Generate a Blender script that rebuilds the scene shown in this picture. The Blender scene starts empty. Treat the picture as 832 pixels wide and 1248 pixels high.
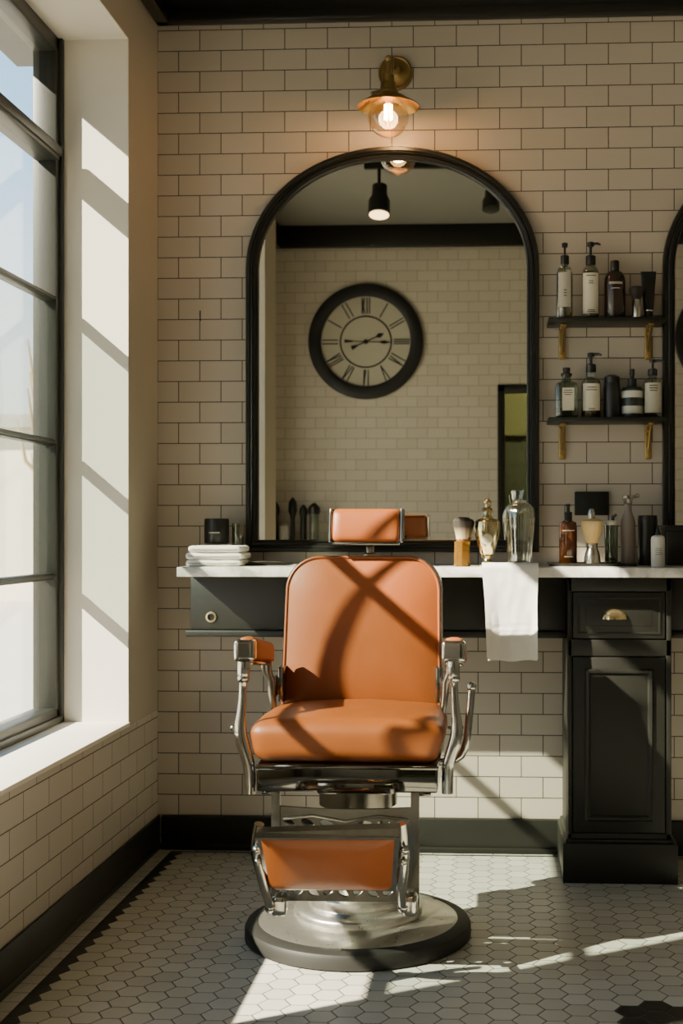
import bpy, bmesh, math, random
from mathutils import Vector, Matrix, noise
random.seed(7)
PI = math.pi
scene = bpy.context.scene
COL = scene.collection

# ---------------------------------------------------------------- camera model (832 x 1248 frame)
F, D, H, TH = 1560.0, 4.52, 1.14, 0.05
PPX, PPY = 600.0 - F * math.tan(TH), 645.0
CT, ST = math.cos(TH), math.sin(TH)

def ray(px, py):
    u, v = (px - PPX) / F, (PPY - py) / F
    return Vector((-ST + u * CT, CT + u * ST, v))
CAM = Vector((0.0, -D, H))
def W(px, py, s):                       # point of the vertical plane s metres in front of the back wall
    r = ray(px, py); return CAM + r * ((D - s) / r.y)
def WX(px, py, x):                      # point of the plane X = x
    r = ray(px, py); return CAM + r * (x / r.x)
def WZ(px, py, z):
    r = ray(px, py); return CAM + r * ((z - H) / r.z)
def WM(px, py, L):                      # seen in the mirror: plane L metres behind the mirror = real plane L metres in front
    r = ray(px, py); p = CAM + r * ((D + L) / r.y); return Vector((p.x, -L, p.z))
def K(px, s):                           # pixels per metre there
    r = ray(px, PPY); return F / ((D - s) / r.y)
def zat(py, s, px=450): return W(px, py, s).z

# ---------------------------------------------------------------- materials
def lin(c):
    if isinstance(c, str):
        c = c.lstrip('#'); c = [int(c[i:i + 2], 16) / 255 for i in (0, 2, 4)]
        c = [x / 12.92 if x <= .04045 else ((x + .055) / 1.055) ** 2.4 for x in c]
    return (c[0], c[1], c[2], 1.0)

def pbr(name, color, rough=.5, metal=0., var=0., vscale=30., bump=0., bscale=200., rvar=0., trans=0., ior=1.45, emit=None, estr=0., coat=0., spec=None, sheen=0.):
    m = bpy.data.materials.new(name); m.use_nodes = True
    nt = m.node_tree; b = nt.nodes['Principled BSDF']; L = nt.links
    c = lin(color)
    b.inputs['Base Color'].default_value = c
    b.inputs['Roughness'].default_value = rough
    b.inputs['Metallic'].default_value = metal
    b.inputs['IOR'].default_value = ior
    if trans: b.inputs['Transmission Weight'].default_value = trans
    if coat: b.inputs['Coat Weight'].default_value = coat; b.inputs['Coat Roughness'].default_value = .15
    if spec is not None: b.inputs['Specular IOR Level'].default_value = spec
    if sheen: b.inputs['Sheen Weight'].default_value = sheen
    if emit is not None:
        b.inputs['Emission Color'].default_value = lin(emit); b.inputs['Emission Strength'].default_value = estr
    tc = nt.nodes.new('ShaderNodeTexCoord')
    if var or rvar:
        n = nt.nodes.new('ShaderNodeTexNoise'); n.inputs['Scale'].default_value = vscale; n.inputs['Detail'].default_value = 4
        L.new(tc.outputs['Object'], n.inputs['Vector'])
        if var:
            mx = nt.nodes.new('ShaderNodeMix'); mx.data_type = 'RGBA'
            mx.inputs[6].default_value = tuple(x * (1 - var) for x in c[:3]) + (1,)
            mx.inputs[7].default_value = tuple(min(1, x * (1 + var)) for x in c[:3]) + (1,)
            L.new(n.outputs['Fac'], mx.inputs[0]); L.new(mx.outputs[2], b.inputs['Base Color'])
        if rvar:
            mr = nt.nodes.new('ShaderNodeMapRange')
            mr.inputs['To Min'].default_value = max(0, rough - rvar); mr.inputs['To Max'].default_value = rough + rvar
            L.new(n.outputs['Fac'], mr.inputs['Value']); L.new(mr.outputs['Result'], b.inputs['Roughness'])
    if bump:
        n2 = nt.nodes.new('ShaderNodeTexNoise'); n2.inputs['Scale'].default_value = bscale; n2.inputs['Detail'].default_value = 3
        bp = nt.nodes.new('ShaderNodeBump'); bp.inputs['Strength'].default_value = bump; bp.inputs['Distance'].default_value = .002
        L.new(tc.outputs['Object'], n2.inputs['Vector']); L.new(n2.outputs['Fac'], bp.inputs['Height']); L.new(bp.outputs['Normal'], b.inputs['Normal'])
    return m

def clear_glass(name, tint, gloss=.12, rough=.02):          # thin clear glass that lets light through
    m = bpy.data.materials.new(name); m.use_nodes = True
    nt = m.node_tree; nt.nodes.clear()
    out = nt.nodes.new('ShaderNodeOutputMaterial'); mx = nt.nodes.new('ShaderNodeMixShader')
    t = nt.nodes.new('ShaderNodeBsdfTransparent'); g = nt.nodes.new('ShaderNodeBsdfGlossy')
    lw = nt.nodes.new('ShaderNodeLayerWeight'); lw.inputs['Blend'].default_value = .35
    mr = nt.nodes.new('ShaderNodeMapRange'); mr.inputs['To Min'].default_value = gloss * .4; mr.inputs['To Max'].default_value = min(1, gloss * 5)
    t.inputs['Color'].default_value = lin(tint); g.inputs['Roughness'].default_value = rough
    g.inputs['Color'].default_value = (.9, .9, .88, 1)
    nt.links.new(lw.outputs['Facing'], mr.inputs['Value']); nt.links.new(mr.outputs['Result'], mx.inputs[0])
    nt.links.new(t.outputs[0], mx.inputs[1]); nt.links.new(g.outputs[0], mx.inputs[2]); nt.links.new(mx.outputs[0], out.inputs[0])
    return m

def tile_mat(name, axis, width, row, x0, z0, c1, c2, mortar):
    m = bpy.data.materials.new(name); m.use_nodes = True
    nt = m.node_tree; b = nt.nodes['Principled BSDF']; L = nt.links
    geo = nt.nodes.new('ShaderNodeNewGeometry'); sp = nt.nodes.new('ShaderNodeSeparateXYZ'); cb = nt.nodes.new('ShaderNodeCombineXYZ')
    L.new(geo.outputs['Position'], sp.inputs[0])
    for out, inp, off in ((axis, 'X', x0), ('Z', 'Y', z0)):
        a = nt.nodes.new('ShaderNodeMath'); a.operation = 'SUBTRACT'; a.inputs[1].default_value = off
        L.new(sp.outputs[out], a.inputs[0]); L.new(a.outputs[0], cb.inputs[inp])
    br = nt.nodes.new('ShaderNodeTexBrick'); br.offset = .5; br.offset_frequency = 2
    br.inputs['Scale'].default_value = 1.0; br.inputs['Brick Width'].default_value = width; br.inputs['Row Height'].default_value = row
    br.inputs['Mortar Size'].default_value = .0017; br.inputs['Mortar Smooth'].default_value = .15; br.inputs['Bias'].default_value = 0.
    br.inputs['Color1'].default_value = lin(c1); br.inputs['Color2'].default_value = lin(c2); br.inputs['Mortar'].default_value = lin(mortar)
    L.new(cb.outputs[0], br.inputs['Vector']); L.new(br.outputs['Color'], b.inputs['Base Color'])
    mr = nt.nodes.new('ShaderNodeMapRange'); mr.inputs['To Min'].default_value = .28; mr.inputs['To Max'].default_value = .85
    L.new(br.outputs['Fac'], mr.inputs['Value']); L.new(mr.outputs['Result'], b.inputs['Roughness'])
    n = nt.nodes.new('ShaderNodeTexNoise'); n.inputs['Scale'].default_value = 9; L.new(geo.outputs['Position'], n.inputs['Vector'])
    ad = nt.nodes.new('ShaderNodeMath'); ad.operation = 'MULTIPLY_ADD'; ad.inputs[1].default_value = -1.; L.new(br.outputs['Fac'], ad.inputs[0])
    ml = nt.nodes.new('ShaderNodeMath'); ml.operation = 'MULTIPLY'; ml.inputs[1].default_value = .5; L.new(n.outputs['Fac'], ml.inputs[0]); L.new(ml.outputs[0], ad.inputs[2])
    bp = nt.nodes.new('ShaderNodeBump'); bp.inputs['Strength'].default_value = .5; bp.inputs['Distance'].default_value = .0018
    L.new(ad.outputs[0], bp.inputs['Height']); L.new(bp.outputs['Normal'], b.inputs['Normal'])
    return m

class NB:                                   # little node-math builder
    def __init__(s, nt): s.nt = nt
    def __call__(s, op, a, b=None, c=None):
        n = s.nt.nodes.new('ShaderNodeMath'); n.operation = op
        for i, v in enumerate((a, b, c)):
            if v is None: continue
            if isinstance(v, (int, float)): n.inputs[i].default_value = v
            else: s.nt.links.new(v, n.inputs[i])
        return n.outputs[0]

def hex_floor(name, side, hx, hy, xborder, xblack, xjag, yb1, yb2, rosette, rrad):
    m = bpy.data.materials.new(name); m.use_nodes = True
    nt = m.node_tree; b = nt.nodes['Principled BSDF']; L = nt.links; f = NB(nt)
    geo = nt.nodes.new('ShaderNodeNewGeometry'); sp = nt.nodes.new('ShaderNodeSeparateXYZ'); L.new(geo.outputs['Position'], sp.inputs[0])
    X, Y = sp.outputs['X'], sp.outputs['Y']
    ax, ay = 3 * side, math.sqrt(3) * side
    px, py = f('SUBTRACT', X, hx), f('SUBTRACT', Y, hy)
    def wrap(v, a, off): 
        t = f('FLOORED_MODULO', f('SUBTRACT', v, off), a); return f('SUBTRACT', t, a / 2)
    g1x, g1y = wrap(px, ax, 0), wrap(py, ay, 0)
    g2x, g2y = wrap(px, ax, ax / 2), wrap(py, ay, ay / 2)
    d1 = f('ADD', f('MULTIPLY', g1x, g1x), f('MULTIPLY', g1y, g1y)); d2 = f('ADD', f('MULTIPLY', g2x, g2x), f('MULTIPLY', g2y, g2y))
    pick = f('LESS_THAN', d1, d2); inv = f('SUBTRACT', 1., pick)
    gx = f('ADD', f('MULTIPLY', g1x, pick), f('MULTIPLY', g2x, inv)); gy = f('ADD', f('MULTIPLY', g1y, pick), f('MULTIPLY', g2y, inv))
    axx, ayy = f('ABSOLUTE', gx), f('ABSOLUTE', gy)
    hd = f('MAXIMUM', ayy, f('ADD', f('MULTIPLY', axx, math.sqrt(3) / 2), f('MULTIPLY', ayy, .5)))
    edge = f('SUBTRACT', ay / 2, hd)                       # distance to the tile edge
    gro = f('LESS_THAN', edge, .0014)
    cx, cy = f('SUBTRACT', X, gx), f('SUBTRACT', Y, gy)    # centre of the tile
    rx, ry = f('SUBTRACT', cx, rosette[0]), f('SUBTRACT', cy, rosette[1])
    rose = f('LESS_THAN', f('ADD', f('MULTIPLY', rx, rx), f('MULTIPLY', ry, ry)), rrad * rrad)
    # border: outside of xblack (left) or beyond yb2 (towards the wall)
    inb = f('MAXIMUM', f('LESS_THAN', X, xborder), f('GREATER_THAN', Y, yb1))
    jag = f('MAXIMUM', f('LESS_THAN', cx, xjag), f('GREATER_THAN', cy, yb2 + 1.))
    lineb = f('GREATER_THAN', Y, yb2)
    black = f('MAXIMUM', f('MAXIMUM', jag, rose), lineb)
    black = f('MULTIPLY', black, f('SUBTRACT', 1., inb))
    # small border tiles
    bt1 = f('LESS_THAN', f('FLOORED_MODULO', Y, .062), .0022); bt1 = f('MULTIPLY', bt1, f('LESS_THAN', X, xborder))
    bt2 = f('LESS_THAN', f('FLOORED_MODULO', X, .105), .0022); bt2 = f('MULTIPLY', bt2, f('MULTIPLY', f('GREATER_THAN', Y, yb1), f('GREATER_THAN', X, xborder)))
    gro = f('MULTIPLY', gro, f('SUBTRACT', 1., inb)); gro = f('MAXIMUM', gro, f('MAXIMUM', bt1, bt2))
    wn = nt.nodes.new('ShaderNodeTexWhiteNoise'); wn.noise_dimensions = '2D'; cv = nt.nodes.new('ShaderNodeCombineXYZ')
    L.new(f('ROUND', f('MULTIPLY', cx, 200.)), cv.inputs[0]); L.new(f('ROUND', f('MULTIPLY', cy, 200.)), cv.inputs[1]); L.new(cv.outputs[0], wn.inputs['Vector'])
    def mix(fac, a, c):
        n = nt.nodes.new('ShaderNodeMix'); n.data_type = 'RGBA'
        for i, v in ((0, fac), (6, a), (7, c)):
            if isinstance(v, (tuple, float)): n.inputs[i].default_value = v
            else: L.new(v, n.inputs[i])
        return n.outputs[2]
    white = mix(wn.outputs['Value'], lin('#bdb9ad'), lin('#d0ccc0'))
    nz = nt.nodes.new('ShaderNodeTexNoise'); nz.inputs['Scale'].default_value = 3.; nz.inputs['Detail'].default_value = 5; L.new(geo.outputs['Position'], nz.inputs['Vector'])
    white = mix(f('MULTIPLY', nz.outputs['Fac'], .35), white, lin('#a29d90'))
    col = mix(black, white, lin('#23221e')); col = mix(gro, col, lin('#3a372f'))
    L.new(col, b.inputs['Base Color'])
    L.new(f('ADD', .36, f('MULTIPLY', gro, .4)), b.inputs['Roughness'])
    bp = nt.nodes.new('ShaderNodeBump'); bp.inputs['Strength'].default_value = .6; bp.inputs['Distance'].default_value = .0015
    hgt = f('MINIMUM', f('MULTIPLY', edge, 300.), 1.); hgt = f('ADD', hgt, f('MULTIPLY', wn.outputs['Value'], .15))
    L.new(hgt, bp.inputs['Height']); L.new(bp.outputs['Normal'], b.inputs['Normal'])
    return m

def marble_mat():
    m = bpy.data.materials.new('marble'); m.use_nodes = True
    nt = m.node_tree; b = nt.nodes['Principled BSDF']; L = nt.links
    tc = nt.nodes.new('ShaderNodeTexCoord'); n = nt.nodes.new('ShaderNodeTexNoise'); n.inputs['Scale'].default_value = 7; n.inputs['Detail'].default_value = 8
    n.inputs['Distortion'].default_value = 1.6
    cr = nt.nodes.new('ShaderNodeValToRGB'); e = cr.color_ramp.elements
    e[0].position = .40; e[0].color = lin('#a9a59d'); e[1].position = .56; e[1].color = lin('#ded9cf')
    L.new(tc.outputs['Object'], n.inputs['Vector']); L.new(n.outputs['Fac'], cr.inputs[0]); L.new(cr.outputs[0], b.inputs['Base Color'])
    b.inputs['Roughness'].default_value = .22
    return m

def brush_mat(name, tip, root, zsplit0, zsplit1):          # bristles: colour runs from root to tip
    m = bpy.data.materials.new(name); m.use_nodes = True
    nt = m.node_tree; b = nt.nodes['Principled BSDF']; L = nt.links
    geo = nt.nodes.new('ShaderNodeNewGeometry'); sp = nt.nodes.new('ShaderNodeSeparateXYZ'); L.new(geo.outputs['Position'], sp.inputs[0])
    mr = nt.nodes.new('ShaderNodeMapRange'); mr.inputs['From Min'].default_value = zsplit0; mr.inputs['From Max'].default_value = zsplit1
    L.new(sp.outputs['Z'], mr.inputs['Value'])
    cr = nt.nodes.new('ShaderNodeValToRGB'); cr.color_ramp.elements[0].color = lin(root); cr.color_ramp.elements[1].color = lin(tip)
    L.new(mr.outputs['Result'], cr.inputs[0]); L.new(cr.outputs[0], b.inputs['Base Color']); b.inputs['Roughness'].default_value = .8
    wv = nt.nodes.new('ShaderNodeTexNoise'); mp = nt.nodes.new('ShaderNodeMapping'); mp.inputs['Scale'].default_value = (900, 900, 30)
    L.new(geo.outputs['Position'], mp.inputs[0]); L.new(mp.outputs[0], wv.inputs['Vector']); wv.inputs['Scale'].default_value = 1.
    bp = nt.nodes.new('ShaderNodeBump'); bp.inputs['Strength'].default_value = .9; bp.inputs['Distance'].default_value = .002
    L.new(wv.outputs['Fac'], bp.inputs['Height']); L.new(bp.outputs['Normal'], b.inputs['Normal'])
    return m

# ---------------------------------------------------------------- mesh building
class B:
    def __init__(s): s.bm = bmesh.new()
    def _take(s, t, M=None):
        if M is not None: t.transform(M)
        off = {}
        for v in t.verts: off[v] = s.bm.verts.new(v.co)
        for fc in t.faces:
            try: nf = s.bm.faces.new([off[v] for v in fc.verts]); nf.material_index = fc.material_index
            except ValueError: pass
        t.free(); return s
    def box(s, x0, x1, y0, y1, z0, z1, bev=0., seg=2, M=None, mi=0):
        t = bmesh.new(); bmesh.ops.create_cube(t, size=1.)
        for v in t.verts:
            v.co = Vector(((x0 + x1) / 2 + v.co.x * (x1 - x0), (y0 + y1) / 2 + v.co.y * (y1 - y0), (z0 + z1) / 2 + v.co.z * (z1 - z0)))
        if bev: bmesh.ops.bevel(t, geom=t.edges[:], offset=min(bev, .49 * min(abs(x1 - x0), abs(y1 - y0), abs(z1 - z0))), segments=seg, affect='EDGES', profile=.5)
        for fc in t.faces: fc.material_index = mi
        return s._take(t, M)
    def grid(s, rows, close_u=False, close_v=False, cap0=False, cap1=False, M=None, mi=0):
        t = bmesh.new(); vs = [[t.verts.new(p) for p in r] for r in rows]
        nr, nc = len(vs), len(vs[0])
        for i in range(nr if close_v else nr - 1):
            for j in range(nc if close_u else nc - 1):
                a, b_, c, d = vs[i][j], vs[i][(j + 1) % nc], vs[(i + 1) % nr][(j + 1) % nc], vs[(i + 1) % nr][j]
                try: t.faces.new((a, b_, c, d)).material_index = mi
                except ValueError: pass
        if cap0: t.faces.new(list(reversed(vs[0]))).material_index = mi
        if cap1: t.faces.new(vs[-1]).material_index = mi
        bmesh.ops.remove_doubles(t, verts=t.verts[:], dist=1e-6)
        bmesh.ops.recalc_face_normals(t, faces=t.faces[:])
        return s._take(t, M)
    def lathe(s, prof, c=(0, 0, 0), seg=32, rip=None, M=None, sq=None, cap=True):
        rows = []
        for (r, z) in prof:
            row = []
            for j in range(seg):
                a = 2 * PI * j / seg; rr = max(r, 1e-5)
                if rip: rr *= rip(a, z)
                x, y = math.cos(a), math.sin(a)
                if sq: # squarish section
                    k_ = (abs(x) ** sq + abs(y) ** sq) ** (-1 / sq); x *= k_; y *= k_
                row.append(Vector((c[0] + rr * x, c[1] + rr * y, c[2] + z)))
            rows.append(row)
        return s.grid(rows, close_u=True, cap0=cap and prof[0][0] > 1e-4, cap1=cap and prof[-1][0] > 1e-4, M=M)
    def tube(s, path, rad, seg=12, closed=False, flat=None):
        P = [Vector(p) for p in path]; n = len(P)
        if not isinstance(rad, (list, tuple)): rad = [rad] * n
        rows = []; prev = None
        for i in range(n):
            if closed: tg = P[(i + 1) % n] - P[i - 1]
            else: tg = P[min(i + 1, n - 1)] - P[max(i - 1, 0)]
            tg.normalize()
            if prev is None:
                up = Vector((0, 1, 0)) if abs(tg.y) < .9 else Vector((1, 0, 0))
                nx = (up - tg * up.dot(tg)).normalized()
            else: nx = (prev - tg * prev.dot(tg)).normalized()
            prev = nx; bx = tg.cross(nx)
            fl = flat if flat else 1.
            rows.append([P[i] + nx * (rad[i] * fl * math.cos(2 * PI * j / seg)) + bx * (rad[i] * math.sin(2 * PI * j / seg)) for j in range(seg)])
        return s.grid(rows, close_u=True, close_v=closed, cap0=not closed, cap1=not closed)
    def ball(s, c, r, seg=20, sc=(1, 1, 1)):
        n = seg // 2
        return s.lathe([(max(r * math.sin(PI * i / n), 0), -r * math.cos(PI * i / n)) for i in range(n + 1)], (0, 0, 0), seg, M=Matrix.Translation(Vector(c)) @ Matrix.Diagonal((sc[0], sc[1], sc[2], 1)))
    def prism(s, pts, fn, d0, d1, bev=0.):   # 2D outline extruded from depth d0 to d1; fn(u, v, d) -> point
        rows = [[fn(u, v, d0) for u, v in pts], [fn(u, v, d1) for u, v in pts]]
        return s.grid(rows, close_u=True, cap0=True, cap1=True)
    def pad(s, pts, fn, th, puff, p=3., rings=9, dome=None):   # upholstered panel: outline, thickness th, crowned by puff
        cu = sum(u for u, v in pts) / len(pts); cv = sum(v for u, v in pts) / len(pts)
        rows = [[fn(u, v, 0) for u, v in pts], [fn(u, v, th) for u, v in pts]]
        for i in range(1, rings + 1):
            f_ = 1 - (i / rings) ** 1.6 * .999
            h = th + puff * (1 - f_ ** p)
            rows.append([fn(cu + (u - cu) * f_, cv + (v - cv) * f_, h) for u, v in pts])
        return s.grid(rows, close_u=True, cap0=True, cap1=True)
    def rbox(s, c, size, r, n=8, fn=None, M=None):
        t = bmesh.new(); bmesh.ops.create_cube(t, size=2.)
        bmesh.ops.subdivide_edges(t, edges=t.edges[:], cuts=n, use_grid_fill=True)
        hx, hy, hz = size[0] / 2, size[1] / 2, size[2] / 2
        for v in t.verts:
            q = v.co.copy()
            # denser near the edges
            q = Vector([math.copysign(abs(a) ** .7, a) for a in q])
            p = Vector((q.x * hx, q.y * hy, q.z * hz))
            inner = Vector((max(-hx + r, min(hx - r, p.x)), max(-hy + r, min(hy - r, p.y)), max(-hz + r, min(hz - r, p.z))))
            d = p - inner
            if d.length > 1e-9:
                m_ = max(abs(d.x), abs(d.y), abs(d.z)) 
                p = inner + d.normalized() * m_
            if fn: p = fn(p, hx, hy, hz)
            v.co = p + Vector(c)
        return s._take(t, M)

def rrect(x0, x1, z0, z1, r, n=6, r2=None):        # rounded rectangle; r for the top corners, r2 for the bottom
    r2 = r if r2 is None else r2
    pts = []
    for (cx, cz, a0, rr) in ((x1 - r, z1 - r, 0, r), (x0 + r, z1 - r, PI / 2, r), (x0 + r2, z0 + r2, PI, r2), (x1 - r2, z0 + r2, 1.5 * PI, r2)):
        for i in range(n + 1):
            a = a0 + PI / 2 * i / n; pts.append((cx + rr * math.cos(a), cz + rr * math.sin(a)))
    return pts

def sweep(bld, outline, prof, fn):                 # closed moulding: profile (outward offset, height) carried round an outline
    n = len(outline); rows = []
    for i in range(n):
        p0, p1, p2 = Vector(outline[i - 1]), Vector(outline[i]), Vector(outline[(i + 1) % n])
        e1, e2 = (p1 - p0).normalized(), (p2 - p1).normalized()
        n1, n2 = Vector((e1.y, -e1.x)), Vector((e2.y, -e2.x))
        m_ = (n1 + n2); m_ = m_ / max(.2, m_.dot(n1)) if m_.length > 1e-6 else n1
        rows.append([fn(p1.x + m_.x * o, p1.y + m_.y * o, h) for o, h in prof])
    return bld.grid(rows, close_v=True, close_u=True)

ORG = {}
def mk(name, b, mat, parent=None, sharp=38, origin=None, label=None, cat=None, group=None, kind=None):
    if isinstance(b, list):
        for q_ in b: o_ = mk(name, q_, mat, parent, sharp, origin, label, cat, group, kind)
        return o_
    bm = b.bm if isinstance(b, B) else b
    for fc in bm.faces: fc.smooth = True
    lim = math.radians(sharp)
    bm.normal_update()
    for e in bm.edges:
        if len(e.link_faces) == 2 and e.calc_face_angle(0) > lim: e.smooth = False
    if parent is not None: o = ORG[parent.name]
    elif origin is not None: o = Vector(origin)
    else:
        xs = [v.co for v in bm.verts]
        o = Vector(((min(v.x for v in xs) + max(v.x for v in xs)) / 2, (min(v.y for v in xs) + max(v.y for v in xs)) / 2, min(v.z for v in xs)))
    bmesh.ops.translate(bm, verts=bm.verts[:], vec=-o)
    me = bpy.data.meshes.new(name); bm.to_mesh(me); bm.free()
    for m in (mat if isinstance(mat, (list, tuple)) else [mat]): me.materials.append(m)
    ob = bpy.data.objects.new(name, me); COL.objects.link(ob)
    if parent is not None: ob.parent = parent
    else: ob.location = o
    ORG[ob.name] = o
    return tag(ob, label, cat, group, kind)
def tag(o, label=None, cat=None, group=None, kind=None):
    for k_, v in (('label', label), ('category', cat), ('group', group), ('kind', kind)):
        if v: o[k_] = v
    return o
def thing(name, loc, label, cat, group=None):
    o = bpy.data.objects.new(name, None); COL.objects.link(o); o.location = loc; o.empty_display_size = .05
    ORG[o.name] = Vector(loc)
    return tag(o, label, cat, group)

# ---------------------------------------------------------------- palette
WALLROW, WALLTILE = .0737, .1525
black_paint = pbr('black_paint', '#161610', .45, var=.15, vscale=6, bump=.05, bscale=60)
black_satin = pbr('black_satin', '#1b1b17', .3, var=.1, vscale=20)
steel_frame = pbr('window_steel', '#282924', .42, var=.2, vscale=14, bump=.1, bscale=90)
plaster = pbr('plaster', '#d6d0c4', .85, var=.03, vscale=4, bump=.12, bscale=130)
plaster_tan = pbr('plaster_wall', '#b9ae9c', .85, var=.04, vscale=3, bump=.12, bscale=130)
sill_white = pbr('sill_white', '#e6dfd2', .6, var=.03, vscale=5, bump=.05)
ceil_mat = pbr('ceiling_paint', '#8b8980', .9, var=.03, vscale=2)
chrome = pbr('chrome', '#b9b6ae', .13, 1., var=.1, vscale=40, rvar=.06, bump=.06, bscale=60)
chrome_dark = pbr('chrome_worn', '#8b877e', .2, 1., var=.25, vscale=35, rvar=.1, bump=.1, bscale=70)
alu = pbr('brushed_steel', '#c6c2b8', .3, .92, var=.06, vscale=60, rvar=.08)
leather = pbr('tan_leather', '#904c1f', .42, var=.13, vscale=9, bump=.22, bscale=420, rvar=.07)
leather_edge = pbr('leather_piping', '#8a4a22', .4, var=.1, vscale=30)
rubber = pbr('black_rubber', '#201f1c', .55, var=.1, vscale=30)
brass = pbr('aged_brass', '#9c8250', .36, .8, var=.35, vscale=50, rvar=.1)
brass_bright = pbr('brass_bright', '#c79a55', .3, 1., var=.2, vscale=40, rvar=.1)
mirror_mat = pbr('mirror_silver', '#d6d5ca', .0, 1.)
marble = marble_mat()
towel_mat = pbr('terry_cloth', '#ece8e0', .95, var=.03, vscale=60, bump=.6, bscale=700, sheen=.3)
glass_clear = clear_glass('bottle_glass', '#dfe3da', .16)
glass_green = clear_glass('green_tint_glass', '#c3cfc0', .16)
glass_pane = clear_glass('window_pane', '#f3f6f4', .05)
crystal = clear_glass('crystal', '#eceee8', .24, .06)
bulb_glass = clear_glass('bulb_glass', '#f7efe2', .10)
glass_amber = pbr('amber_glass', '#4a2710', .12, coat=.4, var=.2, vscale=25)
amber_handle = pbr('amber_resin', '#e8a748', .06, trans=.85, ior=1.25, var=.2, vscale=30)
mercury = pbr('mercury_glass', '#d8c89c', .16, 1., var=.45, vscale=70, rvar=.1, bump=.25, bscale=110)
plastic_black = pbr('black_plastic', '#1a1a18', .35)
plastic_brown = pbr('dark_brown_bottle', '#2a1a14', .22, coat=.3, var=.1)
plastic_grey = pbr('grey_brown_plastic', '#7d736a', .4, var=.08)
plastic_white = pbr('white_plastic', '#c9c6bd', .4)
paper = pbr('label_paper', '#d3ccbb', .7, var=.06, vscale=50)
paper_grey = pbr('label_grey', '#b8b4a6', .7, var=.06, vscale=50)
print_ink = pbr('label_print', '#5b5648', .7)
print_pale = pbr('label_pale_print', '#b9b2a2', .6)
liquid_amber = pbr('amber_liquid', '#8a6a35', .15, trans=.5)
liquid_pale = clear_glass('pale_liquid', '#d9d2bd', .05)
liquid_green = clear_glass('green_liquid', '#b3c0ae', .05)
silver = pbr('silver', '#c9c5bb', .18, 1., var=.1)
lamp_black = pbr('spotlight_black', '#191917', .45)
clock_face_mat = pbr('clock_face', '#b6b0a0', .7)
clock_black = pbr('clock_black', '#191a17', .5)

XL = WX(191, 900, -1.195).x
FY = 0.0
Zc = W(195, 33, 0).z
ZBB = W(192, 993, 0).z
LR = 5.0                                   # room depth
XJ = WM(335, 420, LR).x                    # far corner seen in the mirror
XR = 2.55
CEIL = 3.40
sill_z = WX(157, 880, XL).z
S_REV = -WX(157, 500, XL).y                # where the window recess starts
XW = -1.42                                 # inner face of the window frame
WTOP = WX(158, 48, XL).z
S_END = 2.18
S_JOG = 2.5
print('XL', XL, 'Zc', Zc, W(832, 20, 0).z, 'ZBB', ZBB, 'XJ', XJ, 'sill', sill_z, 'srev', S_REV, 'wtop', WTOP, 'reveal inner', W(67, 500, S_REV).x, 'floor at wall', W(192, 1033, 0).z, W(680, 1041, 0).z)

tile_back = tile_mat('subway_tile_back', 'X', WALLTILE, WALLROW, XL, ZBB - 20 * WALLROW, '#beb3a5', '#b6ab9c', '#4a4237')
tile_front = tile_mat('subway_tile_front', 'X', WALLTILE, .078, XJ, .1, '#c8c0b2', '#c1b9aa', '#8c8474')
tile_left = tile_mat('subway_tile_left', 'Y', .19, .0755, .02, sill_z - .035 - 20 * .0755, '#c2b8aa', '#bab0a1', '#554d42')

# ---------------------------------------------------------------- room shell
KS = dict(kind='structure')
mk('wall_back', B().box(XL - .4, XR + .2, 0, .2, -.1, CEIL), tile_back, **KS)
b = B()
wo = -1.66                                  # outer face of the left wall
b.box(wo, XL, -S_JOG - .01, .2, -.1, sill_z - .012, mi=1)
b.box(wo + .16, XL, -S_REV, .2, sill_z - .012, CEIL)
b.box(wo + .16, XL, -S_JOG - .01, -S_END, sill_z - .012, CEIL)
b.box(wo + .16, XL, -S_END, -S_REV, WTOP, CEIL)
b.box(wo - .2, XJ, -S_JOG - .01, -S_JOG + .06, -.1, CEIL)       # jog
# recessed wall with a tall window opening added for fill light
b.box(XJ - .2, XJ, -2.75, -S_JOG, -.1, CEIL); b.box(XJ - .2, XJ, -LR - .2, -4.3, -.1, CEIL)
b.box(XJ - .2, XJ, -4.3, -2.75, -.1, .55); b.box(XJ - .2, XJ, -4.3, -2.75, 2.75, CEIL)
mk('wall_left', b, [plaster_tan, tile_left], sharp=20, **KS)
# the white splay of the recess
b = B()
b.box(XW - .02, XL - .001, -S_REV - .004, -S_REV + .05, sill_z, WTOP)
b.box(XW - .02, XL - .001, -S_END, -S_REV, WTOP - .004, WTOP + .04)
b.box(XW - .02, XL - .001, -S_END - .05, -S_END + .004, sill_z, WTOP)
mk('trim_1', b, plaster, **KS)
mk('trim_2', B().box(XW - .02, XL + .004, -S_END, -S_REV, sill_z - .014, sill_z, .002), sill_white, **KS)
mk('wall_right', B().box(XR, XR + .2, -LR - .2, .2, -.1, CEIL), plaster_tan, **KS)
DX0, DX1, DZ = WM(606, 560, LR).x, 1.05, WM(620, 469, LR).z
b = B()
b.box(XJ - .2, DX0, -LR - .2, -LR, -.1, CEIL); b.box(DX1, XR + .2, -LR - .2, -LR, -.1, CEIL); b.box(DX0, DX1, -LR - .2, -LR, DZ, CEIL)
mk('wall_front', b, tile_front, **KS)
mk('ceiling', B().box(XJ - .3, XR + .3, -LR - .3, .3, CEIL, CEIL + .15), ceil_mat, **KS)
p_ros = WZ(803, 1240, 0)
xb, xj = WZ(40, 1200, 0).x + .012, WZ(216, 1044, 0).x
hxs = .0405
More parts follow.
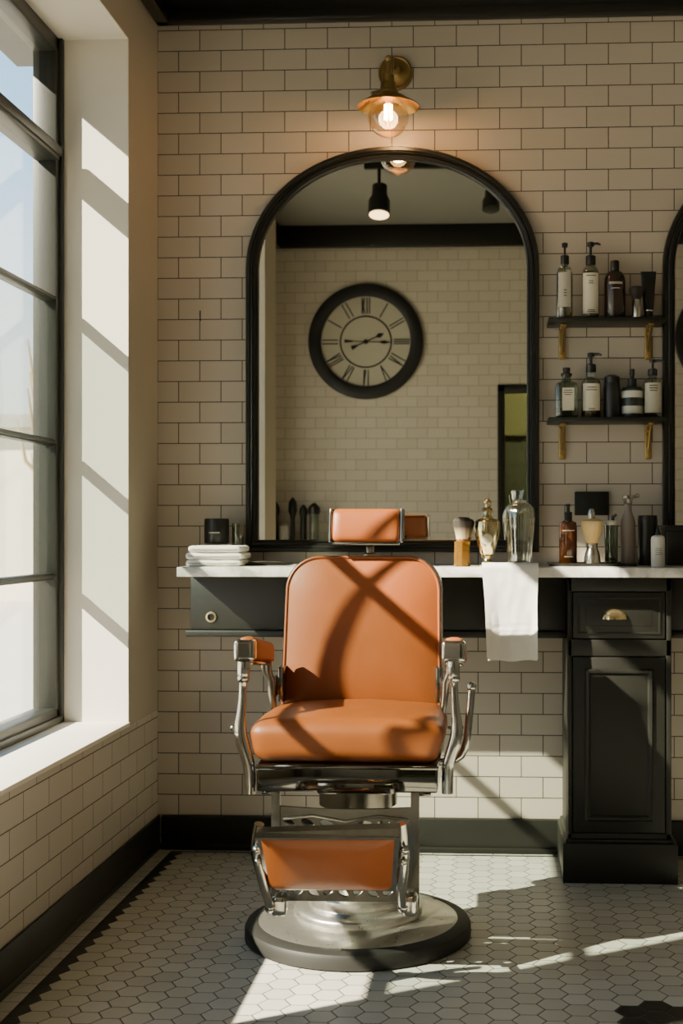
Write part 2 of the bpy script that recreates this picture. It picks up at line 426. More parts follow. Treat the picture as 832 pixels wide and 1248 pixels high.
# centre one tile on the dark flower
fl = hex_floor('hex_tile_floor', hxs, p_ros.x - 1.5 * hxs, p_ros.y - math.sqrt(3) / 2 * hxs, xb, xb, xb + .065, -.036, -.052, (p_ros.x, p_ros.y), math.sqrt(3) * hxs * 1.1)
print('border', xb, xj, 'rosette', p_ros)
mk('floor', B().box(XJ - .3, XR + .3, -LR - 2.0, .3, -.12, 0), fl, **KS)
# skirting boards
def skirting(name, boxes): 
    b = B()
    for bx in boxes: b.box(*bx, .004)
    mk(name, b, black_paint, **KS)
skirting('baseboard_back', [(XL + .016, XR, -.016, .0, .0, ZBB), (XL + .016, XR, -.024, .0, .0, .022)])
skirting('baseboard_left', [(XL, XL + .010, -S_JOG, .0, .0, ZBB), (XL, XL + .014, -S_JOG, .0, .0, .022)])
# black frieze / crown
b = B()
b.box(XL, XR, -.035, 0, Zc + .035, CEIL, .004); b.box(XL, XR, -.05, 0, Zc, Zc + .04, .008)
b.box(XL, XL + .035, -S_JOG, 0, Zc + .035, CEIL, .004); b.box(XL, XL + .05, -S_JOG, 0, Zc, Zc + .04, .008)
mk('trim_3', b, black_satin, **KS)
zf = WM(480, 303, LR).z
b = B()
b.box(XJ, XR, -LR, -LR + .05, zf, CEIL, .01); b.box(XJ, XJ + .05, -LR, -S_JOG - .01, zf, CEIL, .01); b.box(XR - .05, XR, -LR, 0, zf, CEIL, .01)
mk('trim_4', b, black_satin, **KS)

# ---------------------------------------------------------------- window
win = tag(bpy.data.objects.new('window_1', None), kind='structure'); COL.objects.link(win); win.location = (XW, -(S_REV + S_END) / 2, sill_z); ORG['window_1'] = win.location.copy()
y0, y1 = -S_END + .004, -S_REV - .004        # near / far ends
XG = -1.45
zb = [WX(60, p, XG).z for p in (872,)]
b = B()
st = .045
b.box(XW - .08, XW, y1 - st, y1, sill_z, WTOP - .004, .006); b.box(XW - .08, XW, y0, y0 + st, sill_z, WTOP - .004, .006)
b.box(XW - .08, XW, y0, y1, sill_z, sill_z + .05, .006); b.box(XW - .08, XW, y0, y1, WTOP - .055, WTOP - .004, .006)
b.box(XW - .03, XW + .012, y1 - .022, y1, sill_z, WTOP - .004, .004)
b.box(XW - .03, XW + .012, y0, y1, sill_z, sill_z + .024, .004)
mk('window_frame', b, steel_frame, win)
bars = []
zt1, zt0 = WX(60, 178, XG).z, WX(60, 198, XG).z
b = B().box(XW - .07, XW + .012, y0 + st, y1 - st, zt0, zt1, .006); b.box(XW - .05, XW + .02, y0 + st, y1 - st, zt0 + .012, zt1 - .012, .004)
mk('window_transom', b, steel_frame, win)
zlist = [WX(53, p, XG).z for p in (361, 538, 703)]
for z in zlist:
    b = B().box(XG - .016, XG + .022, y0 + st, y1 - st, z - .011, z + .011, .005); b.box(XG - .01, XG + .03, y0 + st, y1 - st, z - .005, z + .005, .002)
    mk('window_bar', b, steel_frame, win)
zz = [sill_z + .05] + zlist + [zt0]
for i in range(4): mk('window_pane', B().box(XG - .002, XG + .002, y0 + st - .002, y1 - st + .002, zz[i], zz[i + 1]), glass_pane, win)
mk('window_pane', B().box(XG - .002, XG + .002, y0 + st - .002, y1 - st + .002, zt1, WTOP - .05), glass_pane, win)
# canopy added outside over the window to cut off the high sun
mk('added_canopy', B().box(-1.66, -1.50, -3.1, -.12, WTOP + .002, WTOP + .1), steel_frame, **KS)
SUN = Vector((1., .60, -.85))
def back_to(p, x): return p + SUN * ((x - p.x) / SUN.x)
mk('sun_blocker', B().box(-1.79, -1.75, -1.24, -.76, 2.02, 3.2, .004), steel_frame, **KS)  # unseen panel added outside to keep sun off the back wall and mirror
def on_back(px, py):
    s_ = .85
    for _ in range(6):
        p = W(px, py, s_); s_ = .884 - .075 * (p.z - .62) / .45
    return p
q = [back_to(on_back(a, c), -1.80) for a, c in ((508, 628), (488, 650), (467, 674), (445, 706), (424, 748), (408, 785), (400, 815), (397, 850))]
b = B().tube(q, [.010, .011, .012, .014, .018, .021, .023, .025], 10)
q = [back_to(p_, -1.80) for p_ in (WZ(556, 872, .645), WZ(530, 874, .645), WZ(508, 882, .645), W(490, 897, 1.25), W(486, 915, 1.26), W(490, 940, 1.26))]
b.tube(q, [.012, .014, .016, .018, .018, .016], 10)
mk('arc_shadow_caster', b, steel_frame, **KS)  # unseen curved tubes added outside to cast arc shadows on the chair
fill_win = tag(bpy.data.objects.new('fill_window', None), kind='structure'); COL.objects.link(fill_win); fill_win.location = (XJ - .1, -3.5, .55); ORG['fill_window'] = fill_win.location.copy()  # out-of-frame window put in to let fill light into the room
b = B()
for (a, c) in ((-4.3, -4.25), (-2.8, -2.75), (-3.55, -3.5)): b.box(XJ - .12, XJ - .06, a, c, .55, 2.75)
for z in (.55, 1.25, 1.95, 2.7): b.box(XJ - .12, XJ - .06, -4.3, -2.75, z, z + .045)
mk('window_frame', b, steel_frame, fill_win)
mk('window_pane', B().box(XJ - .092, XJ - .088, -4.28, -2.77, .57, 2.73), glass_pane, fill_win)

# ---------------------------------------------------------------- street outside
pave = pbr('pavement', '#b9b2a4', .9, var=.1, vscale=2)
mk('ground', B().box(-40, XJ - .25, -40, 60, -.4, -.25), pave, **KS)
t = thing('building', (-12, 22, -.25), 'pale building seen blurred through the lower window panes', 'building')
stone = pbr('pale_render', '#d8cdbb', .9, var=.08, vscale=.6); shade = pbr('facade_window', '#8f8677', .4); roofm = pbr('roof_slate', '#8b8781', .8)
mk('facade', B().box(-22, -3.5, 20, 28, -.25, 3.1), stone, t)
mk('roof', B().box(-22.3, -3.2, 19.7, 28.3, 3.1, 3.35), roofm, t)
for i in range(7):
    for j in range(1):
        mk('window', B().box(-20.5 + i * 2.4, -19.4 + i * 2.4, 19.93, 20.02, 1.0 + j * 2.6, 2.7 + j * 2.6), shade, t)
t = thing('tree', (-6.6, 14.2, -.25), 'slim bare pale-barked tree outside the window', 'tree')
bark = pbr('bark', '#a08a66', .9)
mk('trunk', B().tube([(-6.6, 14.2, -.25), (-6.58, 14.2, 1.5), (-6.65, 14.25, 3.9)], [.13, .10, .03]), bark, t)
for i in range(16):
    z = 1.2 + i * .15; a = i * 2.4; l = .75 - i * .028
    mk('branch', B().tube([(-6.59, 14.2, z), (-6.6 + l * .5 * math.cos(a), 14.2 + l * .5 * math.sin(a), z + .35), (-6.6 + l * .7 * math.cos(a), 14.2 + l * .7 * math.sin(a), z + .95)], [.04, .03, .012], 8), bark, t)

# ---------------------------------------------------------------- front wall (seen in the mirror): door, clock, console
door = tag(bpy.data.objects.new('door_1', None), kind='structure'); COL.objects.link(door); door.location = (DX0, -LR, 0); ORG['door_1'] = door.location.copy()
b = B(); fw = .055
b.box(DX0, DX0 + fw, -LR - .12, -LR + .02, 0, DZ, .005); b.box(DX1 - fw, DX1, -LR - .12, -LR + .02, 0, DZ, .005); b.box(DX0, DX1, -LR - .12, -LR + .02, DZ - fw, DZ, .005)
mk('door_frame', b, black_satin, door)
mk('door_pane', B().box(DX0 + fw, DX1 - fw, -LR - .062, -LR - .056, .02, DZ - fw), clear_glass('door_glass', '#b9c0ac', .10), door)
hall = pbr('hallway_paint', '#8a897d', .8); hall_light = pbr('hallway_pale', '#c9bf9c', .8)
b = B(); hy = -LR - 2.0
b.box(DX0 - .3, DX1 + .3, hy - .1, hy, -.1, 1.93); b.box(DX0 - .4, DX0 - .3, hy, -LR - .2, -.1, 2.8); b.box(DX1 + .3, DX1 + .4, hy, -LR - .2, -.1, 2.8)
b.box(DX0 - .4, DX1 + .4, hy - .1, -LR - .2, 2.7, 2.8)
mk('wall_hall', b, hall, **KS)
mk('wall_hall_upper', B().box(DX0 - .3, DX1 + .3, hy - .1, hy, 1.98, 2.7), hall_light, **KS)
mk('trim_6', B().box(DX0 - .3, DX1 + .3, hy - .1, hy + .02, 1.93, 1.98), black_satin, **KS)

def wall_clock(px, py, label):
    c = WM(px, py, LR); y = -LR
    k = F / ((D + LR) / ray(px, py).y)
    R = 70 / k; u = 1 / k
    t = thing('wall_clock', (c.x, y, c.z), label, 'clock', 'round wall clocks')
    Mx = Matrix.Translation((c.x, y, c.z)) @ Matrix.Rotation(-PI / 2, 4, 'X')   # lathe axis +z -> +y (into the room)
    mk('rim', B().lathe([(55 * u, .002), (54.5 * u, .03), (57 * u, .038), (66 * u, .04), (70 * u, .03), (70 * u, .002)], seg=72, M=Mx, cap=False), clock_black, t)
    fc = mk('dial', B().lathe([(0, .006), (56 * u, .006)], seg=64, M=Mx, cap=False), clock_face_mat, t)
    b = B().lathe([(30 * u, .007), (30 * u, .009), (32 * u, .009), (32 * u, .007)], seg=64, M=Mx, cap=False)
    def stroke(ang, o0, o1, r0=34, r1=53.5, w=.75):
        d = Vector((math.sin(ang), math.cos(ang))); n = Vector((d.y, -d.x))
        a, e = d * r0 + n * o0, d * r1 + n * o1
        q = [a - n * w, e - n * w, e + n * w, a + n * w]
        b.prism([(p.x * u, p.y * u) for p in q], lambda x, z, h: Vector((c.x + x, y + h, c.z + z)), .0065, .009)
    N = {12: [(-4.5, -4.5), (-4.5, -1.5), (-1.5, -4.5), (1.5, 1.5), (4.5, 4.5)], 1: [(0, 0)], 2: [(-2, -2), (1.6, 1.6)], 3: [(-2.6, -2.6), (0, 0), (2.6, 2.6)], 4: [(-3.5, -3.5), (0, 3), (3.6, 3)], 5: [(-1, 2.4), (-1, -3)],
         6: [(-3, -3), (0, 2.6), (2, 2.6)], 7: [(-3.2, -4), (-1, 2), (2.6, 2.6)], 8: [(-4.4, -4.4), (-1.6, -1.6), (1, 3), (4, 3)], 9: [(-2.2, -2.2), (2.2, 2.2)], 10: [(0, 0)], 11: [(-3, -3), (2.4, 2.4)]}
    for h, ss in N.items():
        for o0, o1 in ss: stroke(h * PI / 6, o0, o1)
        if h == 11:
            stroke(h * PI / 6, -3, 2.4, 53, 53.4)
    mk('numerals', b, clock_black, t)
    for nm, ang, r1, r0, w in (('hour_hand', math.radians(66), 23, -19, 1.2), ('minute_hand', math.radians(92), 28, -26, .9)):
        b = B(); 
        def hand(ang, ra, rb, w0, w1):
            d = Vector((math.sin(ang), math.cos(ang))); n = Vector((d.y, -d.x)); q = [d * ra - n * w0, d * rb - n * w1, d * rb + n * w1, d * ra + n * w0]
            b.prism([(p.x * u, p.y * u) for p in q], lambda x, z, h: Vector((c.x + x, y + h, c.z + z)), .012, .015)
        hand(ang, r0, r1, w * .6, w * .6); hand(ang, r1 * .62, r1 * .8, w, w * 2.6); hand(ang, r1 * .8, r1 * 1.05, w * 2.6, .2); hand(ang, r0, r0 * .6, w * 2.4, w)
        if nm == 'hour_hand': b.lathe([(3 * u, .011), (3 * u, .018), (0, .019)], seg=16, M=Mx)
        mk(nm, b, clock_black, t)
wall_clock(446, 417, 'large round black-rimmed wall clock with roman numerals reflected in the arched mirror')
wall_clock(892, 412, 'black-rimmed clock whose rim edge shows in the mirror cut by the right edge')

# console with jars under the clock wall, reflected at the mirror's lower left
cz = 1.0; cx0, cx1 = XJ + .03, WM(405, 650, LR).x
t = thing('console_table', ((cx0 + cx1) / 2, -LR + .2, 0), 'narrow dark console under the reflected jars along the opposite wall', 'table')
mk('table_top', B().box(cx0, cx1, -LR + .02, -LR + .36, cz - .04, cz, .004), black_satin, t)
for x in (cx0 + .04, cx1 - .04):
    for y in (-LR + .06, -LR + .32): mk('leg', B().box(x - .02, x + .02, y - .02, y + .02, 0, cz - .04, .003), black_satin, t)
def refl(px, s): return WM(px, 650, s).x
kk = F / (D + LR - .2)
def jar_on_console(px0, px1, pyt, name, label, cat, mat, prof, mat2=None, cap=None):
    xa, xb_ = refl(px0, LR - .2), refl(px1, LR - .2); r = abs(xb_ - xa) / 2; zt = WM((px0 + px1) / 2, pyt, LR - .2).z
    t = thing(name, ((xa + xb_) / 2, -LR + .2, cz), label, cat)
    h = zt - cz
    mk('body', B().lathe([(r * a, h * z_) for a, z_ in prof], ((xa + xb_) / 2, -LR + .2, cz), 20), mat, t)
    if mat2: mk(cap, B().lathe([(r * 1.15, h * .82), (r * 1.3, h * .9), (r * 1.2, h * 1.0), (r * .3, h * 1.1)], ((xa + xb_) / 2, -LR + .2, cz), 20), mat2, t)
P1 = [(.9, 0), (1, .03), (1, .95), (.9, 1)]
jar_on_console(340, 353, 641, 'cup', 'white cup reflected at the lower left of the arched mirror', 'cup', plastic_white, P1)
jar_on_console(366, 374, 620, 'soap_bottle', 'dark slim bottle reflected left of the headrest', 'bottle', plastic_black, [(.9, 0), (1, .05), (1, .8), (.4, .9), (.4, 1)], plastic_black, 'pump')
jar_on_console(377, 389, 618, 'glass_jar', 'clear glass jar with black lid reflected left of the headrest', 'jar', glass_green, P1, plastic_black, 'lid')
jar_on_console(333, 340, 617, 'spray_bottle', 'dark spray bottle reflected at the left end of the arched mirror', 'bottle', plastic_black, [(.9, 0), (1, .05), (.8, .8), (.4, .9), (.4, 1)], plastic_black, 'trigger')
jar_on_console(353, 361, 612, 'potted_plant', 'dark leafy plant behind the reflected white cup', 'plant', rubber, [(.7, 0), (.6, .6), (.8, .7), (1.4, .82), (1.0, 1)], plastic_black, 'foliage')

# ceiling track with two spotlights (in the mirror)
zt = CEIL
tp = WM(450, 205, 3.3)
def at_ceil(px, py):      # point of the ceiling seen in the mirror
    r = ray(px, py); p = CAM + r * ((CEIL - .03 - H) / r.z); return Vector((p.x, -p.y, CEIL))
a_, e_ = at_ceil(444, 205), at_ceil(640, 205)
ty = a_.y
t = thing('track_spotlight', (a_.x, ty, CEIL - .5), 'lit black spotlight on ceiling track reflected near the top of the mirror', 'spotlight', 'track spotlights')
mk('track_rail', B().box(a_.x, e_.x, ty - .02, ty + .02, CEIL - .04, CEIL, .003), lamp_black, thing('ceiling_track', (a_.x, ty, CEIL - .04), 'black ceiling light track reflected behind the bulb', 'light track'))
def spot(t, px, pyt, pyb, wpx, lit):
    s = -ty
    ct, cb = WM(px, pyt, s), WM(px, pyb, s); k = F / (D + s); r = wpx / 2 / k
    tip = Matrix.Rotation(math.radians(14), 4, 'X')
    h = ct.z - cb.z; ORG[t.name] = Vector((ct.x, ty, ct.z)); t.location = ORG[t.name]
    M = Matrix.Translation((ct.x, ty, cb.z)) @ tip
    mk('housing', B().lathe([(r * .94, 0), (r, .0), (r * .98, h * .45), (r * .72, h * .62), (r * .68, h * .95), (r * .3, h)], seg=28, M=M), lamp_black, t)
    mk('stem', B().tube([(ct.x, ty, ct.z - .03), (ct.x, ty, CEIL - .04)], .011), lamp_black, t)
    mk('lens', B().lathe([(r * .9, -.004), (0, -.008)], seg=24, M=M), pbr('spot_lens', '#ffe2ae', .4, emit='#ffd9a0', estr=4.) if lit else pbr('spot_lens_off', '#2b2a26', .3), t)
spot(t, 462, 222, 262, 27, True)
t2 = thing('track_spotlight', (0, 0, 3), 'unlit black spotlight reflected at the upper right inside the mirror', 'spotlight', 'track spotlights')
spot(t2, 598, 230, 256, 21, False)

# ---------------------------------------------------------------- mirrors
def arch_mirror(px0, px1, pyt, pyb, pysp, label, frame_px=15):
    s = .03
    a, c = W(px0, pyb, s), W(px1, pyb, s); zt, zsp = W((px0 + px1) / 2, pyt, s).z, W(px0, pysp, s).z
    w = frame_px / K((px0 + px1) / 2, s)
    cx, hw = (a.x + c.x) / 2, (c.x - a.x) / 2 - w; zb_ = (a.z + c.z) / 2 + w; rise = zt - w - zsp
    pts = [(cx - hw, zb_), (cx + hw, zb_)]
    n = 40
    for i in range(n + 1):
        an = PI * i / n; pts.append((cx + hw * math.copysign(abs(math.cos(an)) ** .96, math.cos(an)), zsp + rise * math.sin(an)))
    t = thing('wall_mirror', (cx, -.001, zb_ - w), label, 'mirror')
    fn = lambda x, z, h: Vector((x, -.001 - h, z))
    prof = [(0, .002), (0, .016), (w * .12, .02), (w * .2, .016), (w * .38, .018), (w * .46, .028), (w * .6, .026), (w * .68, .032), (w * .92, .032), (w, .026), (w, 0)]
    mk('mirror_frame', sweep(B(), pts, prof, fn), black_satin, t, sharp=30)
    mk('mirror_glass', B().prism(pts, fn, .001, .006), mirror_mat, t)
    return t
arch_mirror(299, 657, 178, 673, 328, 'tall arched mirror in a black frame on the wall behind the barber chair')
arch_mirror(808, 1166, 172, 673, 325, 'black arched mirror right of the shelves, cut by the picture edge')

# ---------------------------------------------------------------- wall sconce
s = .235
c = W(473, 140, s); k = K(473, s); bp_ = W(482, 90, 0)
t = thing('wall_sconce', (bp_.x, 0, bp_.z), 'brass wall lamp with clear glowing globe bulb above the arched mirror', 'lamp')
My = Matrix.Translation((bp_.x, -.001, bp_.z)) @ Matrix.Rotation(PI / 2, 4, 'X')
R = 21 / K(482, 0)
mk('backplate', B().lathe([(R, 0), (R, .008), (R * .9, .016), (R * .82, .013), (R * .5, .02), (R * .28, .04), (0, .045)], seg=40, M=My), brass, t)
zs = lambda py: W(473, py, s).z
x0 = c.x; yy = -s
ptop = zs(72)
b = B().tube([(bp_.x, -.03, bp_.z), (bp_.x - .006, -.09, bp_.z + .02), (x0 + .004, -.17, ptop - .02), (x0, -.215, ptop), (x0, yy, ptop - .012), (x0, yy, ptop - .05), (x0, yy, zs(96))], [.007] * 7, 10)
b.ball((x0, yy + .005, ptop + .004), .011)
mk('arm', b, brass, t)
mk('socket', B().lathe([(.012, zs(90)), (.02, zs(92)), (.021, zs(100)), (.026, zs(102)), (.028, zs(110)), (.034, zs(112)), (.034, zs(115)), (.03, zs(116))], (x0, yy, 0), 28), brass, t)
b = B().tube([(x0 - .03, yy - .02, zs(113)), (x0 - .048, yy - .03, zs(116))], .004, 8); b.ball((x0 - .05, yy - .031, zs(117)), .007, 10)
mk('thumbscrew', b, brass, t)
rs = 38 / k
shade_prof = [(.028, zs(114)), (.045, zs(116.5)), (.06, zs(119)), (rs * .75, zs(124)), (rs, zs(129.5)), (rs * 1.0, zs(130.5)), (rs * .74, zs(125.5)), (.058, zs(121)), (.03, zs(118))]
mk('lamp_shade', B().lathe(shade_prof, (x0, yy, 0), 56), brass_bright, t, sharp=60)
rb = 25 / k; zc_ = zs(142.5)
gp = [(.018, zs(116) - zc_)] + [(rb * math.sin(a), rb * math.cos(a)) for a in [PI * (.13 + .87 * i / 22) for i in range(23)]]
mk('globe', B().lathe(gp, (x0, yy, zc_), 40), bulb_glass, t)
fil = pbr('filament', '#ffdca0', .5, emit='#ffb55e', estr=55.)
b = B()
for i in range(6):
    a = 2 * PI * i / 6; b.tube([(x0 + .011 * math.cos(a), yy + .011 * math.sin(a), zs(127.5)), (x0 + .012 * math.cos(a), yy + .012 * math.sin(a), zs(146))], .003, 6)
mk('filament', b, fil, t)
mk('bulb_stem', B().lathe([(.012, zs(116)), (.011, zs(124)), (.004, zs(128))], (x0, yy, 0), 14), brass, t)

# ---------------------------------------------------------------- wall shelves
def wall_shelf(pyt, label, depth=.14):
    a, c = W(668, pyt, depth), W(812, pyt, depth); z = (a.z + c.z) / 2
    a.x = W(668, pyt, depth).x
    t = thing('wall_shelf', ((a.x + c.x) / 2, 0, z - .02), label, 'shelf', 'wall shelves')
    mk('board', B().box(a.x, c.x, -depth, -.001, z - .016, z, .003), black_paint, t)
    for px in (685, 790):
        x = W(px, pyt + 25, .02).x; zb_ = W(px, pyt + 52, .02).z
        b = B().box(x - .012, x + .012, -.012, -.001, zb_, z - .016, .005, 3)
        b.box(x - .010, x + .010, -.11, -.001, z - .024, z - .016, .002)
        b.tube([(x, -.1, z - .024), (x, -.06, z - .05), (x, -.012, z - .10)], .0055, 8)
        br = mk('bracket', b, brass, t)
        for zz_ in (zb_ + .014, z - .04): mk('screw', B().ball((x, -.013, zz_), .0045, 10, (1, .6, 1)), brass_bright, br)
    return z
ZS1 = wall_shelf(386, 'upper black shelf on brass brackets holding the tall pump bottles')
ZS2 = wall_shelf(508, 'lower black shelf on brass brackets with the square stoppered bottle')

def px_item(px0, px1, pyt, zbase, s):
    pm = (px0 + px1) / 2; p = W(pm, pyt, s); k = K(pm, s)
    return p.x, -s, (px1 - px0) / 2 / k, p.z - zbase, k
def label_patch(x, y, z0, z1, r, a0, a1, off=.0008, sq=None, mid=-PI / 2):
    rows = []
    for z in (z0, z1):
        row = []
        for i in range(13):
            a = mid + a0 + (a1 - a0) * i / 12
            cx_, cy_ = math.cos(a), math.sin(a); q = 1.
            if sq: q = (abs(cx_) ** sq + abs(cy_) ** sq) ** (-1 / sq)
            row.append(Vector((x + (r * q + off) * cx_, y + (r * q + off) * cy_, z)))
        rows.append(row)
    return B().grid(rows)
def print_lines(x, y, zs_, r, w, off=.0014, sq=None, h=.0014):
    return [label_patch(x, y, z, z + h, r, -w * wf, w * wf, off, sq) for z, wf in zs_]
def pump(b, x, y, z, h, r, nozzle=.03, ndir=1):        # pump head: collar, stem, head with spout
    b.lathe([(r, 0), (r * 1.05, h * .05), (r * 1.05, h * .38), (r * .75, h * .43), (r * .28, h * .45), (r * .28, h * .78), (r * .7, h * .8), (r * .75, h * .97), (r * .5, h)], (x, y, z), 20)
    if nozzle: b.tube([(x, y, z + h * .91), (x + ndir * nozzle * .7, y - .004, z + h * .92), (x + ndir * nozzle, y - .005, z + h * .86)], [r * .34, r * .28, r * .2], 8)
    return b

# upper shelf
GU, GL = 'grooming bottles on the upper shelf', 'grooming bottles on the lower shelf'
x, y, r, h, k = px_item(678, 698, 296, ZS1, .075)
t = thing('pump_bottle', (x, y, ZS1), 'clear cylindrical bottle with white label and black pump, leftmost on the upper shelf', 'bottle', GU)
hb = h * .70
mk('bottle_body', B().lathe([(r * .92, 0), (r, .004), (r, hb * .86), (r * .8, hb * .96), (r * .42, hb), (r * .42, hb * 1.06)], (x, y, ZS1), 32), glass_clear, t)
mk('liquid', B().lathe([(r * .86, .006), (r * .9, .01), (r * .9, hb * .8), (r * .2, hb * .8)], (x, y, ZS1), 28), liquid_pale, t)
lb = mk('paper_label', label_patch(x, y, ZS1 + hb * .22, ZS1 + hb * .86, r, -.9, .7), paper_grey, t, label='white paper label')
mk('print', print_lines(x, y, [(ZS1 + hb * .52, .25), (ZS1 + hb * .47, .25), (ZS1 + hb * .42, .25)], r, .7, h=.004), print_ink, lb)
mk('pump', pump(B(), x, y, ZS1 + hb * 1.03, h - hb * 1.03, r * .5, 0), plastic_black, t, label='black pump head')
x, y, r, h, k = px_item(709, 730, 295, ZS1, .075)
t = thing('pump_bottle', (x, y, ZS1), 'clear bottle with pale label and right-pointing black pump on the upper shelf', 'bottle', GU)
hb = h * .70
mk('bottle_body', B().lathe([(r * .92, 0), (r, .004), (r, hb * .84), (r * .86, hb * .94), (r * .45, hb), (r * .45, hb * 1.05)], (x, y, ZS1), 32), glass_clear, t)
mk('liquid', B().lathe([(r * .86, .005), (r * .9, .008), (r * .9, hb * .84), (r * .3, hb * .9)], (x, y, ZS1), 28), liquid_pale, t)
lb = mk('paper_label', label_patch(x, y, ZS1 + hb * .1, ZS1 + hb * .84, r, -1.1, 1.0), paper, t, label='pale printed label')
mk('print', print_lines(x, y, [(ZS1 + hb * .78, .7), (ZS1 + hb * .68, .3), (ZS1 + hb * .64, .35), (ZS1 + hb * .15, .5), (ZS1 + hb * .12, .6)], r, .8, h=.003), print_ink, lb)
mk('pump', pump(B(), x, y, ZS1 + hb * 1.0, h - hb * 1.0, r * .55, .034), plastic_black, t, label='black pump head')
x, y, r, h, k = px_item(736, 762, 318, ZS1, .075)
t = thing('shampoo_bottle', (x, y, ZS1), 'dark brown round-shouldered bottle with screw cap in the middle of the upper shelf', 'bottle', GU)
mk('bottle_body', B().lathe([(r * .94, 0), (r, .004), (r, h * .62), (r * .95, h * .71), (r * .75, h * .79), (r * .42, h * .83)], (x, y, ZS1), 32), plastic_brown, t)
mk('cap', B().lathe([(r * .4, h * .82), (r * .42, h * .83), (r * .42, h * .985), (r * .36, h)], (x, y, ZS1), 24), plastic_black, t)
mk('print', print_lines(x, y, [(ZS1 + h * .6, .8), (ZS1 + h * .58, .8), (ZS1 + h * .5, .5)], r, .8, h=.003), print_pale, t, label='pale lettering band')
x, y, r, h, k = px_item(770, 781, 350, ZS1, .085)
t = thing('powder_brush', (x, y, ZS1), 'short brush with silver handle and dark bristles on the upper shelf', 'brush')
mk('handle', B().lathe([(r * .95, 0), (r, .003), (r, h * .58), (r * .8, h * .62)], (x, y, ZS1), 24), silver, t)
mk('bristles', B().lathe([(r * .8, h * .6), (r * 1.5, h * .78), (r * 1.75, h * .92), (r * 1.6, h), (r * .4, h * 1.02)], (x, y, ZS1), 28), brush_mat('dark_bristles', '#221d18', '#2b241d', ZS1, ZS1 + h), t)
x, y, r, h, k = px_item(779, 798, 331, ZS1, .06)
t = thing('cream_tube', (x + .004, y, ZS1), 'black squeeze tube standing on its cap at the right of the upper shelf', 'tube')
rows = []
for i in range(9):
    f_ = i / 8; wx = r * (.62 + .38 * f_); wy = r * .62 * (1 - f_) + .002
    rows.append([Vector((x + .004 + wx * math.cos(2 * PI * j / 24), y + wy * math.sin(2 * PI * j / 24), ZS1 + h * (.2 + .8 * f_))) for j in range(24)])
mk('tube_body', B().grid(rows, close_u=True, cap0=True, cap1=True), plastic_black, t)
mk('cap', B().lathe([(r * .55, 0), (r * .56, h * .17), (r * .5, h * .2)], (x + .004, y, ZS1), 22), rubber, t)
mk('band', B().lathe([(r * .57, h * .17), (r * .6, h * .18), (r * .6, h * .215), (r * .57, h * .22)], (x + .004, y, ZS1), 22), silver, t, label='silver band')

# lower shelf
x, y, r, h, k = px_item(676, 704, 448, ZS2, .075)
t = thing('cologne_bottle', (x, y, ZS2), 'square clear bottle with black stopper and label, leftmost on the lower shelf', 'bottle', GL)
mk('bottle_body', B().lathe([(r * .9, 0), (r * .98, .004), (r, .01), (r, h * .60), (r * .9, h * .68), (r * .5, h * .73), (r * .36, h * .76), (r * .36, h * .84)], (x, y, ZS2), 40, sq=5), glass_green, t)
mk('liquid', B().lathe([(r * .85, .006), (r * .9, .01), (r * .9, h * .2), (r * .1, h * .2)], (x, y, ZS2), 40, sq=5), liquid_green, t)
lb = mk('paper_label', B().box(x - r * .42, x + r * .6, y - r - .0015, y - r - .0005, ZS2 + h * .14, ZS2 + h * .58), paper, t, label='cream paper label')
b = []
for f_, w_ in ((.52, .36), (.48, .4), (.44, .3)): b.append(B().box(x + r * .09 - r * w_, x + r * .09 + r * w_, y - r - .002, y - r - .0014, ZS2 + h * f_, ZS2 + h * f_ + .003))
mk('print', b, print_ink, lb)
mk('stopper', B().lathe([(r * .34, h * .8), (r * .48, h * .84), (r * .48, h * .88), (r * .3, h * .9), (r * .34, h * .99), (r * .2, h)], (x, y, ZS2), 24), plastic_black, t)
x, y, r, h, k = px_item(708, 732, 430, ZS2, .075)
t = thing('pump_bottle', (x, y, ZS2), 'clear bottle with amber liquid, cream label and black pump on the lower shelf', 'bottle', GL)
hb = h * .65
mk('bottle_body', B().lathe([(r * .92, 0), (r, .004), (r, hb * .82), (r * .85, hb * .92), (r * .42, hb * .97), (r * .4, hb * 1.1)], (x, y, ZS2), 32), glass_clear, t)
mk('liquid', B().lathe([(r * .86, .005), (r * .92, .008), (r * .92, hb * .8), (r * .3, hb * .84)], (x, y, ZS2), 28), liquid_amber, t)
lb = mk('paper_label', label_patch(x, y, ZS2 + hb * .17, ZS2 + hb * .8, r, -1.0, 1.0), paper, t, label='cream label')
mk('print', print_lines(x, y, [(ZS2 + hb * .7, .6), (ZS2 + hb * .64, .7), (ZS2 + hb * .2, .4)], r, .8, h=.003), print_ink, lb)
mk('pump', pump(B(), x, y, ZS2 + hb * 1.08, h - hb * 1.08, r * .5, .036), plastic_black, t)
x, y, r, h, k = px_item(735, 756, 457, ZS2, .075)
t = thing('talc_tin', (x, y, ZS2), 'small dark ribbed canister in the middle of the lower shelf', 'tin', GL)
mk('tin_body', B().lathe([(r * .95, 0), (r, .004)] + [(r * (1 if i % 2 else .95), h * (.08 + .08 * i)) for i in range(9)] + [(r * .9, h * .82)], (x, y, ZS2), 28), plastic_black, t)
mk('lid', B().lathe([(r * .85, h * .82), (r * .9, h * .84), (r * .88, h * .95), (r * .5, h)], (x, y, ZS2), 24), black_satin, t)
x, y, r, h, k = px_item(757, 783, 450, ZS2, .07)
t = thing('lotion_dispenser', (x, y, ZS2), 'squat dark pump jar with two white bands on the lower shelf', 'dispenser', GL)
mk('jar_body', B().lathe([(r * .96, 0), (r, .004), (r, h * .56), (r * .9, h * .62), (r * .45, h * .64), (r * .42, h * .72)], (x, y, ZS2), 32), pbr('dark_green_jar', '#232a24', .3), t)
